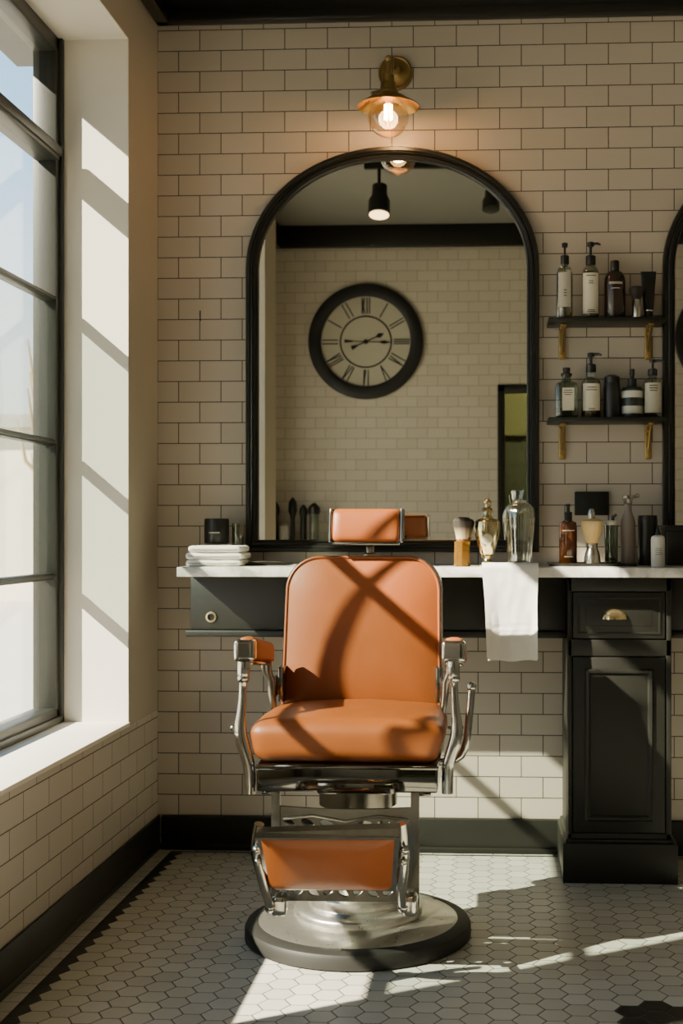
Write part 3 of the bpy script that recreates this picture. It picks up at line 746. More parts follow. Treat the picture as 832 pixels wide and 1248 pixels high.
for f0, f1 in ((.09, .24), (.41, .55)): mk('band', B().lathe([(r * 1.0, h * f0), (r * 1.012, h * f0 + .001), (r * 1.012, h * f1 - .001), (r * 1.0, h * f1)], (x, y, ZS2), 32), plastic_white, t, label='white band')
mk('pump', B().lathe([(r * .42, h * .7), (r * .42, h * .8), (r * .2, h * .82), (r * .2, h * .88), (r * .26, h * .9), (r * .22, h)], (x, y, ZS2), 20), plastic_black, t)
x, y, r, h, k = px_item(784, 806, 438, ZS2, .075)
t = thing('pump_bottle', (x, y, ZS2), 'clear pump bottle with white label and right-pointing spout, rightmost on the lower shelf', 'bottle', GL)
hb = h * .70
mk('bottle_body', B().lathe([(r * .92, 0), (r, .004), (r, hb * .84), (r * .8, hb * .96), (r * .42, hb), (r * .4, hb * 1.05)], (x, y, ZS2), 32), glass_clear, t)
mk('liquid', B().lathe([(r * .86, .005), (r * .92, .008), (r * .92, hb * .8), (r * .3, hb * .82)], (x, y, ZS2), 28), liquid_pale, t)
lb = mk('paper_label', label_patch(x, y, ZS2 + hb * .12, ZS2 + hb * .84, r, -1.1, 1.1), paper_grey, t, label='white label')
mk('print', print_lines(x, y, [(ZS2 + hb * .76, .6), (ZS2 + hb * .70, .6), (ZS2 + hb * .64, .5)], r, .8, h=.004), print_ink, lb)
mk('pump', pump(B(), x, y, ZS2 + hb * 1.03, h - hb * 1.03, r * .5, .038), plastic_black, t)

# black wall plate
a, c = W(700, 628, .006), W(742, 599, .006)
t = thing('power_outlet', ((a.x + c.x) / 2, 0, a.z), 'black wall plate on the tiles above the counter between the mirrors', 'outlet')
mk('plate', B().box(a.x, c.x, -.01, -.001, a.z, c.z, .003), plastic_black, t)
b = []
for i in range(2):
    b.append(B()); bb = b[-1]
    px_ = a.x + (c.x - a.x) * (.3 + .4 * i)
    for dx in (-.007, .007): bb.box(px_ + dx - .0014, px_ + dx + .0014, -.0112, -.0098, (a.z + c.z) / 2 - .004, (a.z + c.z) / 2 + .008)
    bb.box(px_ - .002, px_ + .002, -.0112, -.0098, (a.z + c.z) / 2 - .016, (a.z + c.z) / 2 - .012)
mk('socket', b, rubber, t)
# small hook dent on the left tiles
n_ = W(244, 385, .0)
tag(mk('wall_hook', B().tube([(n_.x, -.001, n_.z - .018), (n_.x, -.004, n_.z), (n_.x, -.004, n_.z + .018)], .0022, 8), rubber), 'tiny dark hook on the tiles between window and mirror', 'hook')

# ---------------------------------------------------------------- vanity
SC = .45
ZC = W(450, 691.5, SC).z; ZCB = W(450, 703.5, SC).z
cxl = W(215, 697, SC).x
mk('countertop', B().box(cxl, XR - .01, -SC, -.002, ZCB, ZC, .003), marble, label='long white marble countertop under the mirrors', cat='countertop')
SD = .27
dxl, dxr = W(231, 740, SD).x, W(690, 740, SD).x
zd0, zd1 = W(300, 776, SD).z, W(300, 768, SD).z
cabx0, cabx1 = W(692, 850, .36).x, W(818, 850, .36).x
t = thing('drawer_unit', (dxl, -.2, zd0), 'long black drawer box under the counter behind the barber chair', 'drawer unit')
mk('carcass', B().box(dxl, cabx0 - .002, -SD + .02, -.003, zd1, ZCB - .001, .003), black_paint, t)
mk('drawer', B().box(dxl + .003, cabx0 - .003, -SD, -SD + .019, zd1 + .001, ZCB - .004, .002), black_paint, t)
mk('ledge', B().box(dxl - .012, cabx0 - .002, -SD - .014, -.003, zd0, zd1, .004), black_paint, t)
rp = W(257, 752, SD + .003)
Mr = Matrix.Translation((rp.x, -SD - .001, rp.z)) @ Matrix.Rotation(PI / 2, 4, 'X')
r_ = 6.5 / K(257, SD)
mk('ring_pull', B().lathe([(r_ * .66, 0), (r_ * .68, .005), (r_, .004), (r_, 0)], seg=28, M=Mr, cap=False), pbr('ring_brass', '#bda880', .35, .8), t, label='round brass finger ring')
t.children  # ring in front of the drawer
t = thing('drawer_unit', (cabx1 + .3, -.2, zd0), 'short black drawer box right of the tall cabinet at the picture edge', 'drawer unit')
mk('carcass', B().box(cabx1 + .002, XR - .05, -SD + .04, -.003, zd1, ZCB - .001, .003), black_paint, t)
mk('drawer', B().box(cabx1 + .003, XR - .05, -SD + .02, -SD + .039, zd1 + .001, ZCB - .004, .002), black_paint, t)
mk('ledge', B().box(cabx1 + .002, XR - .05, -SD + .006, -.003, zd0, zd1, .004), black_paint, t)
# tall cabinet
SF = .36
t = thing('vanity_cabinet', ((cabx0 + cabx1) / 2, -.18, 0), 'tall black cabinet with one drawer and panelled door at the right', 'cabinet')
zp = W(750, 1022, SF).z
zdr0, zdr1 = W(750, 778, SF).z, W(750, 722, SF).z
zdo0, zdo1 = zp + .02, W(750, 801, SF).z
fx0, fx1 = W(697, 850, SF).x, W(811, 850, SF).x
b = B().box(cabx0, cabx1, -SF + .018, -.028, .0, ZCB - .001, .002)
b.box(cabx0, fx0, -SF, -SF + .02, 0, ZCB - .001, .003); b.box(fx1, cabx1, -SF, -SF + .02, 0, ZCB - .001, .003)
b.box(cabx0, cabx1, -SF, -SF + .02, zdr1 + .003, ZCB - .001, .003); b.box(cabx0, cabx1, -SF, -SF + .02, zdo1 + .003, zdr0 - .003, .003); b.box(cabx0, cabx1, -SF, -SF + .02, 0, zdo0 - .003, .003)
mk('carcass', b, black_paint, t)
b = B().box(cabx0 - .018, cabx1 + .018, -SF - .022, -.028, 0, zp - .012, .003); b.box(cabx0 - .010, cabx1 + .010, -SF - .013, -.028, zp - .014, zp, .006)
mk('plinth', b, black_paint, t)
def panel(x0, x1, z0, z1, y, inset, raised):
    b = B().box(x0, x1, y, y + .016, z0, z1, .002)
    out = [(x0 + inset, z0 + inset), (x1 - inset, z0 + inset), (x1 - inset, z1 - inset), (x0 + inset, z1 - inset)]
    sweep(b, out, [(-.014, 0), (-.012, .003), (-.006, .008), (0, .009), (.004, .005), (.005, 0)] if not raised else [(-.022, .009), (-.02, .009), (-.002, .001), (0, .004), (.005, .004), (.006, 0)], lambda x, z, h: Vector((x, y - h, z)))
    if raised: b.box(x0 + inset + .02, x1 - inset - .02, y - .009, y, z0 + inset + .02, z1 - inset - .02, .001)
    return b
dw = mk('drawer', panel(fx0 + .003, fx1 - .003, zdr0, zdr1, -SF - .004, .02, True), black_paint, t)
dr = mk('door', panel(fx0 + .003, fx1 - .003, zdo0, zdo1, -SF - .004, .042, False), black_paint, t)
cp = W(749, 755, SF + .02); kx = K(749, SF + .02); rw, rh = 16 / kx, 13 / kx
rows = []
for i in range(9):
    a = PI / 2 * i / 8
    rows.append([Vector((cp.x + rw * math.cos(a) * math.cos(PI * j / 16) * 1., -SF - .012 - .024 * math.sin(a) * 1. * 1 - .0 if False else -SF - .013 - .022 * math.cos(a) * math.sin(PI * j / 16), cp.z + rh * math.sin(a))) for j in range(17)])
b = B().grid(rows)
mk('cup_pull', b, pbr('cup_brass', '#c9b285', .2, .95, var=.3, vscale=60), dw, label='brass cup pull')

# ---------------------------------------------------------------- things on the counter
def on_counter(px0, px1, pyt, s): return px_item(px0, px1, pyt, ZC, s)
# three folded towels
xa, xb_ = W(226, 690, .36).x, W(295, 690, .36).x
zt_ = ZC; names = ['bottom one of three folded white towels stacked on the left of the counter', 'middle one of three folded white towels stacked on the left of the counter', 'topmost of three folded white towels, under the black jar at left']
for i in range(3):
    hh = W(260, (691 - 9, 691 - 17.5, 691 - 26)[i], .36).z - zt_ - .0005
    dx0, dx1 = ((0, -.004), (-.001, 0), (.008, -.006))[i]
    prof = []
    def fold(p, hx, hy, hz, i=i):
        q = p.copy(); q.z += .0022 * noise.noise(Vector((p.x * 25, p.y * 25, i * 5.))) * (1 if p.z > 0 else 0)
        q.y += .004 * noise.noise(Vector((p.x * 14, p.z * 60, i * 3. + 9)))
        return q
    b = B().rbox(((xa + dx0 + xb_ + dx1) / 2, -.28, zt_ + hh / 2), (xb_ + dx1 - xa - dx0, .17, hh), hh * .48, 10, fold)
    tw = mk('folded_towel', b, towel_mat, label=names[i], cat='towel', group='folded towels on the counter')
    b = B().tube([(xa + dx0 + .012, -.366, zt_ + hh * .5), ((xa + xb_) / 2, -.368, zt_ + hh * .47), (xb_ + dx1 - .012, -.366, zt_ + hh * .5)], .0016, 6)
    mk('fold_edge', b, pbr('towel_fold', '#b9b3a8', .95), tw)
    zt_ += hh + .0005
# jar behind the towels
x, y, r, h, k = on_counter(249, 279, 632, .13)
t = thing('styling_jar', (x, y, ZC), 'clear-based jar with a big black lid behind the towels', 'jar')
mk('jar_base', B().lathe([(r * .8, 0), (r * .85, .004), (r * .85, h * .5), (r * .8, h * .52)], (x, y, ZC), 36), glass_clear, t)
ld = mk('lid', B().lathe([(r * .97, h * .46), (r, h * .48), (r, h * .96), (r * .95, h)], (x, y, ZC), 40), plastic_black, t)
mk('print', print_lines(x, y, [(ZC + h * .68, .5)], r, .9, .0008, h=.004), print_pale, ld, label='small pale lettering')
x, y, r, h, k = on_counter(282, 297, 638, .10)
t = mk('drinking_glass', B().lathe([(r * .85, 0), (r * .9, .003), (r, h), (r * .95, h), (r * .86, .008), (0, .008)], (x, y, ZC), 28), glass_clear, label='small clear glass between the black jar and mirror frame', cat='glass')
# dark tray with razor left
xa, xb_ = W(297, 690, .2).x, W(352, 690, .2).x
t = thing('razor_tray', ((xa + xb_) / 2, -.2, ZC), 'thin black tray with a razor beside the folded towels', 'tray')
mk('tray', B().box(xa, xb_, -.27, -.12, ZC, ZC + .007, .002), plastic_black, t)
mk('razor', B().box(xa + .02, xb_ - .02, -.24, -.22, ZC + .007, ZC + .015, .003), silver, thing('straight_razor', (xa + .05, -.23, ZC + .007), 'closed steel razor lying on the black tray', 'razor'))

# shaving brush with amber handle
x, y, r, h, k = on_counter(553, 573, 630, .34)
t = thing('shaving_brush', (x, y, ZC), 'shaving brush with amber handle and dark bristles beside the gold decanter', 'brush', 'shaving brushes')
mk('handle', B().lathe([(r * .95, 0), (r, .003), (r * .98, h * .25), (r * .93, h * .46), (r * .97, h * .5), (r * .8, h * .51)], (x, y, ZC), 8), amber_handle, t, sharp=25)
mk('collar', B().lathe([(r * .7, h * .5), (r * .72, h * .56), (r * .66, h * .57)], (x, y, ZC), 24), pbr('horn', '#7c4f22', .3), t)
mk('bristles', B().lathe([(r * .7, h * .54), (r * .82, h * .66), (r * 1.1, h * .84), (r * 1.14, h * .92), (r * .85, h * .985), (r * .3, h * 1.0), (0, h)], (x, y, ZC), 40, rip=lambda a, z: 1 + .03 * math.sin(a * 9 + z * 40)), brush_mat('badger_hair', '#332b23', '#cdb48a', ZC + h * .58, ZC + h * .8), t)
# gold decanter
x, y, r, h, k = on_counter(577.5, 609.5, 607, .33)
t = thing('decanter', (x, y, ZC), 'gold mercury-glass decanter with pointed stopper between brush and clear bottle', 'decanter', 'decanters on the counter')
P = [(.62, 0), (.66, .02), (.6, .035), (.3, .08), (.26, .11), (.4, .14), (.5, .155), (.42, .17), (.55, .2), (.74, .31), (.92, .45), (1.0, .58), (.95, .655), (.75, .69), (.42, .71)]
mk('vessel', B().lathe([(r * a, h * z_) for a, z_ in P], (x, y, ZC), 44), mercury, t)
P = [(.4, .70), (.44, .72), (.34, .75), (.33, .80), (.44, .82), (.36, .85), (.22, .87), (.2, .9), (.32, .925), (.3, .955), (.14, .985), (.05, 1.)]
mk('stopper', B().lathe([(r * a, h * z_) for a, z_ in P], (x, y, ZC), 32), mercury, t)
em = Matrix.Translation((x, y - r * .86, ZC + h * .40)) @ Matrix.Rotation(PI / 2 - .18, 4, 'X')
mk('emblem', B().lathe([(r * .42, -.004), (r * .42, .004), (r * .36, .007), (0, .008)], seg=28, M=em), pbr('pale_medallion', '#d9cfb2', .35, .3), t, label='round embossed medallion')
# clear fluted decanter
x, y, r, h, k = on_counter(614, 651.5, 597, .31)
t = thing('decanter', (x, y, ZC), 'tall clear fluted glass bottle standing behind the draped towel', 'decanter', 'decanters on the counter')
rip = lambda a, z: 1 + .022 * math.cos(a * 14)
P = [(.6, 0), (.72, .01), (.76, .06), (.82, .25), (.92, .45), (1.0, .62), (.98, .70), (.86, .77), (.62, .82), (.42, .84), (.46, .86), (.40, .865), (.37, .855), (.5, .82), (.78, .76), (.92, .69), (.93, .62), (.84, .44), (.75, .25), (.68, .07), (0, .05)]
mk('vessel', B().lathe([(r * a, h * z_) for a, z_ in P], (x, y, ZC), 84, rip=rip), crystal, t, sharp=70)
P = [(.2, .85), (.3, .87), (.36, .88), (.42, .985), (.36, 1.), (0, 1.)]
mk('stopper', B().lathe([(r * a, h * z_) for a, z_ in P], (x - r * .12, y, ZC), 10), crystal, t, sharp=20)
# draped towel
xa, xb_ = W(587, 690, SC).x, W(656, 690, SC).x
zbot = W(622, 804, SC + .015).z
def towel(xa, xb_, zbot, off, ph, dz):
    path = []
    for i in range(8): path.append((-.345 - (SC - .345 - .004) * i / 8, ZC + .008 + off))
    for i in range(7):
        a = PI / 2 * i / 6; rr = .012 + off; path.append((-(SC - .004) - rr * math.sin(a), ZC - .004 + rr * math.cos(a)))
    n = 42; z0 = ZC - .004
    for i in range(1, n + 1): path.append((-(SC + .008 + off), z0 + (zbot + dz - z0) * i / n))
    L_ = len(path); rows_f, rows_b = [], []
    for i, (py_, pz_) in enumerate(path):
        d = max(0, (i - 14) / n); rf, rb_ = [], []
        for j in range(29):
            u = j / 28
            x = xa + (xb_ - xa) * u; x += (.5 - u) * .012 * math.sin(min(1, d * 2) * PI / 2) + (.010 * d if u < .5 else .003 * d)
            amp = .010 * min(1, d * 1.6)
            w_ = amp * (math.sin(u * 5.2 + .6 + ph) * .8 + .5 * math.sin(u * 11 + 1.5 * d + ph)) + .004 * d
            w_ = max(w_, -.004 * 0)
            wr = .0016 * noise.noise(Vector((u * 7, i * .16, ph)))
            band = .0018 if (.62 < d < .66 or .70 < d < .73) else 0
            yy_ = py_ - abs(w_) * 1. - wr * (1 if d > 0 else .5) + band
            zz_ = pz_ + (.003 * math.sin(u * 9 + ph) * d) + (wr if d == 0 else 0)
            rf.append(Vector((x, yy_, zz_)))
        rows_f.append(rf)
    th = .006
    for i, rf in enumerate(rows_f):
        py_, pz_ = path[i]
        if i < 8: o = Vector((0, 0, -.004))
        elif i < 15: a = PI / 2 * (i - 8) / 6; o = Vector((0, .004 * math.sin(a), -.004 * math.cos(a)))
        else: o = Vector((0, .004, 0))
        rows_b.append([p + o for p in rf])
    full = [list(rf) + list(reversed(rb_)) for rf, rb_ in zip(rows_f, rows_b)]
    return B().grid(full, close_u=True, cap0=True, cap1=True)
b = towel(xa, xb_, zbot, .0055, 1.1, .004)
b2 = towel(xa + .004, xb_ - .002, zbot, 0, .3, -.004)
b._take(b2.bm)
mk('hand_towel', b, towel_mat, sharp=80, label='white hand towel draped over the counter front edge', cat='towel')

# right-hand group on a black tray
xa, xb_ = W(668, 690, .2).x, W(772, 690, .2).x
t = thing('tray', ((xa + xb_) / 2, -.2, ZC), 'thin black glossy tray under the bottles right of the towel', 'tray')
mk('tray_base', B().box(xa, xb_, -.30, -.10, ZC, ZC + .004, .0015), pbr('tray_gloss', '#151513', .12), t)
b = B()
for (a0, a1, c0, c1) in ((xa, xb_, -.30, -.294), (xa, xb_, -.106, -.10), (xa, xa + .006, -.294, -.106), (xb_ - .006, xb_, -.294, -.106)): b.box(a0, a1, c0, c1, ZC + .004, ZC + .010, .001)
mk('tray_rim', b, pbr('tray_gloss2', '#1d1c19', .15), t)
ZT = ZC + .0042
def on_tray(px0, px1, pyt, s): return px_item(px0, px1, pyt, ZT, s)
x, y, r, h, k = on_tray(681, 703, 614, .20)
t = thing('pump_bottle', (x, y, ZT), 'amber glass pump bottle with pale print, leftmost on the counter tray', 'bottle', 'bottles on the counter tray')
mk('bottle_body', B().lathe([(r * .94, 0), (r, .004), (r, h * .62), (r * .9, h * .69), (r * .5, h * .72), (r * .42, h * .74)], (x, y, ZT), 32), glass_amber, t)
mk('pump', B().lathe([(r * .45, h * .72), (r * .46, h * .86), (r * .2, h * .87), (r * .2, h * .95), (r * .32, h * .96), (r * .32, h * .99), (r * .2, h)], (x, y, ZT), 22), plastic_black, t)
mk('print', print_lines(x, y, [(ZT + h * .55, .9), (ZT + h * .12, .6)], r, .8, .0006, h=.003), print_pale, t)
x, y, r, h, k = on_tray(708, 735, 632, .25)
t = thing('shaving_brush', (x, y, ZT), 'shaving brush with cream bristles and chrome handle on the counter tray', 'brush', 'shaving brushes')
P = [(.72, 0), (.78, .02), (.76, .1), (.66, .25), (.5, .34), (.46, .40), (.5, .46), (.46, .47)]
mk('handle', B().lathe([(r * a, h * z_) for a, z_ in P], (x, y, ZT), 36), silver, t)
P = [(.46, .46), (.6, .55), (.85, .72), (1.0, .86), (.95, .94), (.6, .99), (0, 1.)]
mk('bristles', B().lathe([(r * a, h * z_) for a, z_ in P], (x, y, ZT), 40, rip=lambda a, z: 1 + .02 * math.sin(a * 11)), brush_mat('cream_hair', '#d9bd86', '#c6a56c', ZT + h * .5, ZT + h), t)
x, y, r, h, k = on_tray(716, 725, 620, .14)
t = thing('spray_bottle', (x, y, ZT), 'slim clear bottle with silver cap hidden behind the cream shaving brush', 'bottle', 'bottles on the counter tray')
mk('bottle_body', B().lathe([(r * 1.3, 0), (r * 1.4, h * .7), (r * .8, h * .78)], (x, y, ZT), 24), glass_clear, t)
mk('cap', B().lathe([(r * .9, h * .76), (r, h * .78), (r, h * .93), (r * .6, h)], (x, y, ZT), 22), silver, t)
x, y, r, h, k = on_tray(736, 753, 627, .20)
t = thing('comb_jar', (x, y, ZT), 'clear cylindrical glass with black spout between brush and grey bottle', 'jar', 'bottles on the counter tray')
mk('jar_body', B().lathe([(r * .92, 0), (r * .96, .004), (r, h * .78), (r * .98, h * .82), (r * .9, h * .82), (r * .88, .01), (0, .01)], (x, y, ZT), 32), glass_green, t)
mk('contents', B().lathe([(r * .8, .012), (r * .82, h * .38), (0, h * .38)], (x, y, ZT), 24), liquid_green, t)
mk('lid', B().lathe([(r * .98, h * .78), (r * 1.02, h * .80), (r * 1.02, h * .86), (r * .9, h * .88)], (x, y, ZT), 28), paper_grey, t)
mk('spout', B().tube([(x + r * .2, y, ZT + h * .84), (x + r * .25, y, ZT + h * .96), (x + r * .7, y - .004, ZT + h)], [.006, .006, .005], 10), plastic_black, t)
x, y, r, h, k = on_tray(756, 774, 604, .17)
t = thing('spray_bottle', (x, y, ZT), 'tall grey-brown bottle with long neck and clear trigger top on the tray', 'bottle', 'bottles on the counter tray')
P = [(.95, 0), (1, .02), (1, .60), (.9, .66), (.62, .74), (.5, .78), (.5, .88)]
mk('bottle_body', B().lathe([(r * a, h * z_) for a, z_ in P], (x, y, ZT), 32), plastic_grey, t)
b = B().lathe([(r * .55, h * .86), (r * .6, h * .93), (r * .75, h * .96), (r * .7, h)], (x, y, ZT), 20); b.tube([(x, y, ZT + h * .98), (x + r * 1.1, y, ZT + h * .985)], .006, 8); b.ball((x + r * 1.25, y, ZT + h * 1.0), .008, 12)
mk('trigger', b, clear_glass('trigger_clear', '#d7d3c8', .2), t)
x, y, r, h, k = on_counter(777, 801, 628, .15)
t = thing('canister', (x, y, ZC), 'matte black cylindrical canister behind the small white bottle', 'canister')
mk('canister_body', B().lathe([(r * .95, 0), (r, .004), (r, h * .93), (r * .95, h * .94)], (x, y, ZC), 36), plastic_black, t)
mk('lid', B().lathe([(r * .96, h * .93), (r * .97, h * .945), (r * .97, h * .99), (r * .9, h)], (x, y, ZC), 36), black_satin, t)
x, y, r, h, k = on_counter(793, 810, 641, .33)
t = thing('dropper_bottle', (x, y, ZC), 'small white bottle with dark pointed nozzle at the front of the counter', 'bottle')
mk('bottle_body', B().lathe([(r * .93, 0), (r, .003), (r, h * .66), (r * .93, h * .73), (r * .6, h * .77), (r * .35, h * .78)], (x, y, ZC), 32), plastic_white, t)
mk('nozzle', B().lathe([(r * .42, h * .77), (r * .42, h * .82), (r * .3, h * .88), (r * .16, h), (0, h)], (x, y, ZC), 22), plastic_black, t)
mk('print', print_lines(x, y, [(ZC + h * .45, .6), (ZC + h * .4, .7), (ZC + h * .35, .6), (ZC + h * .3, .7)], r, .7, .0006, h=.0016), print_ink, t)
a, c = W(812, 690, .2), W(845, 640, .2)
t = thing('storage_box', ((a.x + c.x) / 2, -.15, ZC), 'matte black box at the right end of the counter', 'box')
mk('box_body', B().box(a.x, c.x, -.2, -.06, ZC, c.z - .02, .004), black_satin, t)
mk('lid', B().box(a.x - .002, c.x + .002, -.202, -.058, c.z - .02, c.z, .004), plastic_black, t)

# ---------------------------------------------------------------- the barber chair
SB = .93
bx = W(436.5, 1138, SB).x
CX, CY = bx, -SB
chair = thing('barber_chair', (CX, CY, 0), 'vintage chrome barber chair in tan leather standing on the tiled floor', 'chair')
RB = 137 / K(437, SB)
print('chair', CX, CY, 'RB', RB, 'seat front', W(421, 900, 1.2), 'back', W(441, 760, .72))
mk('base_rim', B().lathe([(RB * .93, 0), (RB, .004), (RB * 1.0, .032), (RB * .985, .042), (RB * .94, .048), (RB * .885, .05), (RB * .88, .044)], (CX, CY, 0), 72), rubber, chair, label='black rubber rim')
rs1 = 78 / K(437, SB); rs2 = 60 / K(437, SB)
mk('base', B().lathe([(RB * .9, .02), (RB * .9, .046), (RB * .87, .050), (RB * .72, .056), (rs1 * 1.03, .062), (rs1 * 1.0, .066), (rs1 * 1.0, .080), (rs1 * .975, .086), (rs2 * 1.12, .092), (rs2 * 1.02, .096), (rs2 * 1.0, .102), (rs2 * 1.02, .124), (rs2 * .98, .132), (rs2 * .8, .138), (.075, .145)], (CX, CY, 0), 72), alu, chair)
b = B().lathe([(.07, .13), (.07, .36), (.10, .365), (.11, .37), (.11, .46)], (CX, CY, 0), 40)
mk('column', b, chrome_dark, chair)
# seat frame
sf, sbk = 1.27, .84
fl_, fr_ = W(312, 950, sf).x, W(533, 950, sf).x
zf1, zf0 = W(421, 934, sf).z, W(421, 966, sf).z
b = B().box(fl_, fr_, -sf, -sbk, zf0, zf1, .006, 3)
b.box(fl_ - .002, fr_ + .002, -sf - .004, -sbk, zf1 - .008, zf1 + .003, .003)
b.box(W(386, 960, sf + .01).x, W(480, 960, sf + .01).x, -sf - .010, -sf + .02, zf0 - .002, zf0 + .026, .004)
for px in (327, 515): xx = W(px, 968, sf).x; b.box(xx - .02, xx + .02, -sf + .01, -sf + .05, zf0 - .010, zf0, .003)
mk('seat_frame', b, pbr('chrome_frame', '#77756f', .07, 1., var=.2, vscale=20, rvar=.05), chair)
# seat cushion
sl, sr = W(302, 895, 1.24).x, W(542, 895, 1.24).x
zt_seat = W(421, 881, 1.24).z
hs = zt_seat - zf1
def seatfn(p, hx, hy, hz):
    q = p.copy(); u, v = p.x / hx, p.y / hy
    w_ = (p.z / hz + 1) / 2
    q.z += .026 * (1 - u * u) * (1 - .6 * v * v) * w_ 
    q.x *= 1 - .085 * max(0, (.78 - w_) / .78) ** 1.1 - .04 * max(0, v)
    q.y -= .010 * math.cos(u * PI / 2) * math.sin(w_ * PI) * (1 if v < 0 else 0)
    q.z += .0018 * noise.noise(Vector((p.x * 13, p.y * 13, 3.)))
    # pulled corners
    q.x += .006 * noise.noise(Vector((p.x * 9, p.y * 30, p.z * 25))) * abs(u) ** 6
    return q
mk('seat', B().rbox(((sl + sr) / 2, -(1.255 + .85) / 2, zf1 + hs / 2), (sr - sl, 1.255 - .85, hs - .002), .034, 20, seatfn), leather, chair, sharp=60)
rows = []
# backrest (tilted a little backwards)
sb0, sb1 = .875, .80                          # depth of its face at the bottom / top
bl, br_ = W(347, 800, .84).x, W(534, 800, .84).x
zb0, zb1 = W(441, 868, sb0).z, W(441, 679, sb1).z
tilt = (sb0 - sb1) / (zb1 - zb0)
def bk(x, z, h): return Vector((x, -(sb0 - tilt * (z - zb0)) + .055 - h, z - tilt * h * .0))
out = rrect(bl, br_, zb0, zb1, .095, 10, .02)
out = [(x + (.006 * (1 - (z - zb0) / (zb1 - zb0)) * (1 if x > (bl + br_) / 2 else -1)), z) for x, z in out]
cxm = (bl + br_) / 2
mk('backrest', B().pad(out, bk, .036, .028, 3.2, 12), leather, chair, sharp=60)
backs = mk('back_shell', B().prism([(cxm + (x - cxm) * 1.035, (zb0 + zb1) / 2 + (z - (zb0 + zb1) / 2) * 1.012) for x, z in out], bk, -.012, .012), chrome, chair)
mk('piping', B().tube([bk(cxm + (x - cxm) * .992, (zb0 + zb1) / 2 + (z - (zb0 + zb1) / 2) * .995, .038) for x, z in out], .0042, 8, closed=True), leather_edge, chair)
# headrest
sh = .81
hl, hr = W(402, 640, sh).x, W(490, 640, sh).x
zh0, zh1 = W(446, 661, sh).z, W(446, 620, sh).z
hrp = thing  # (keeps the name table short)
hh = zh1 - zh0
def hfn(p, hx, hy, hz):
    q = p.copy(); q.y -= .006 * (1 - (p.z / hz) ** 2) * (1 if p.y < 0 else 0); q.y += .012 * (p.z / hz); return q
hd = mk('headrest', B().rbox(((hl + hr) / 2, -sh + .03, (zh0 + zh1) / 2), (hr - hl - .012, .075, hh), .016, 10, hfn), leather, chair, sharp=60)
for x_, d_ in ((hl, 1), (hr, -1)):
    mk('headrest_cap', B().rbox((x_ + d_ * .0015, -sh + .03, (zh0 + zh1) / 2), (.008, .076, hh + .001), .0038, 8, lambda p, hx, hy, hz: Vector((p.x, p.y + .012 * p.z / hz, p.z))), chrome, hd, label='chrome end cap')
mk('headrest_rail', B().box(hl + .008, hr - .008, -sh - .012, -sh + .03, zh0 - .008, zh0 + .001, .003), chrome_dark, hd)
xm = W(448, 670, sh).x
b = B().box(xm - .011, xm + .011, -.742, -.728, zb1 - .10, zh0 + .012, .003); b.box(xm - .02, xm + .02, -.745, -.724, zb1 - .05, zb1 + .012, .004)
mk('headrest_post', b, chrome_dark, chair)
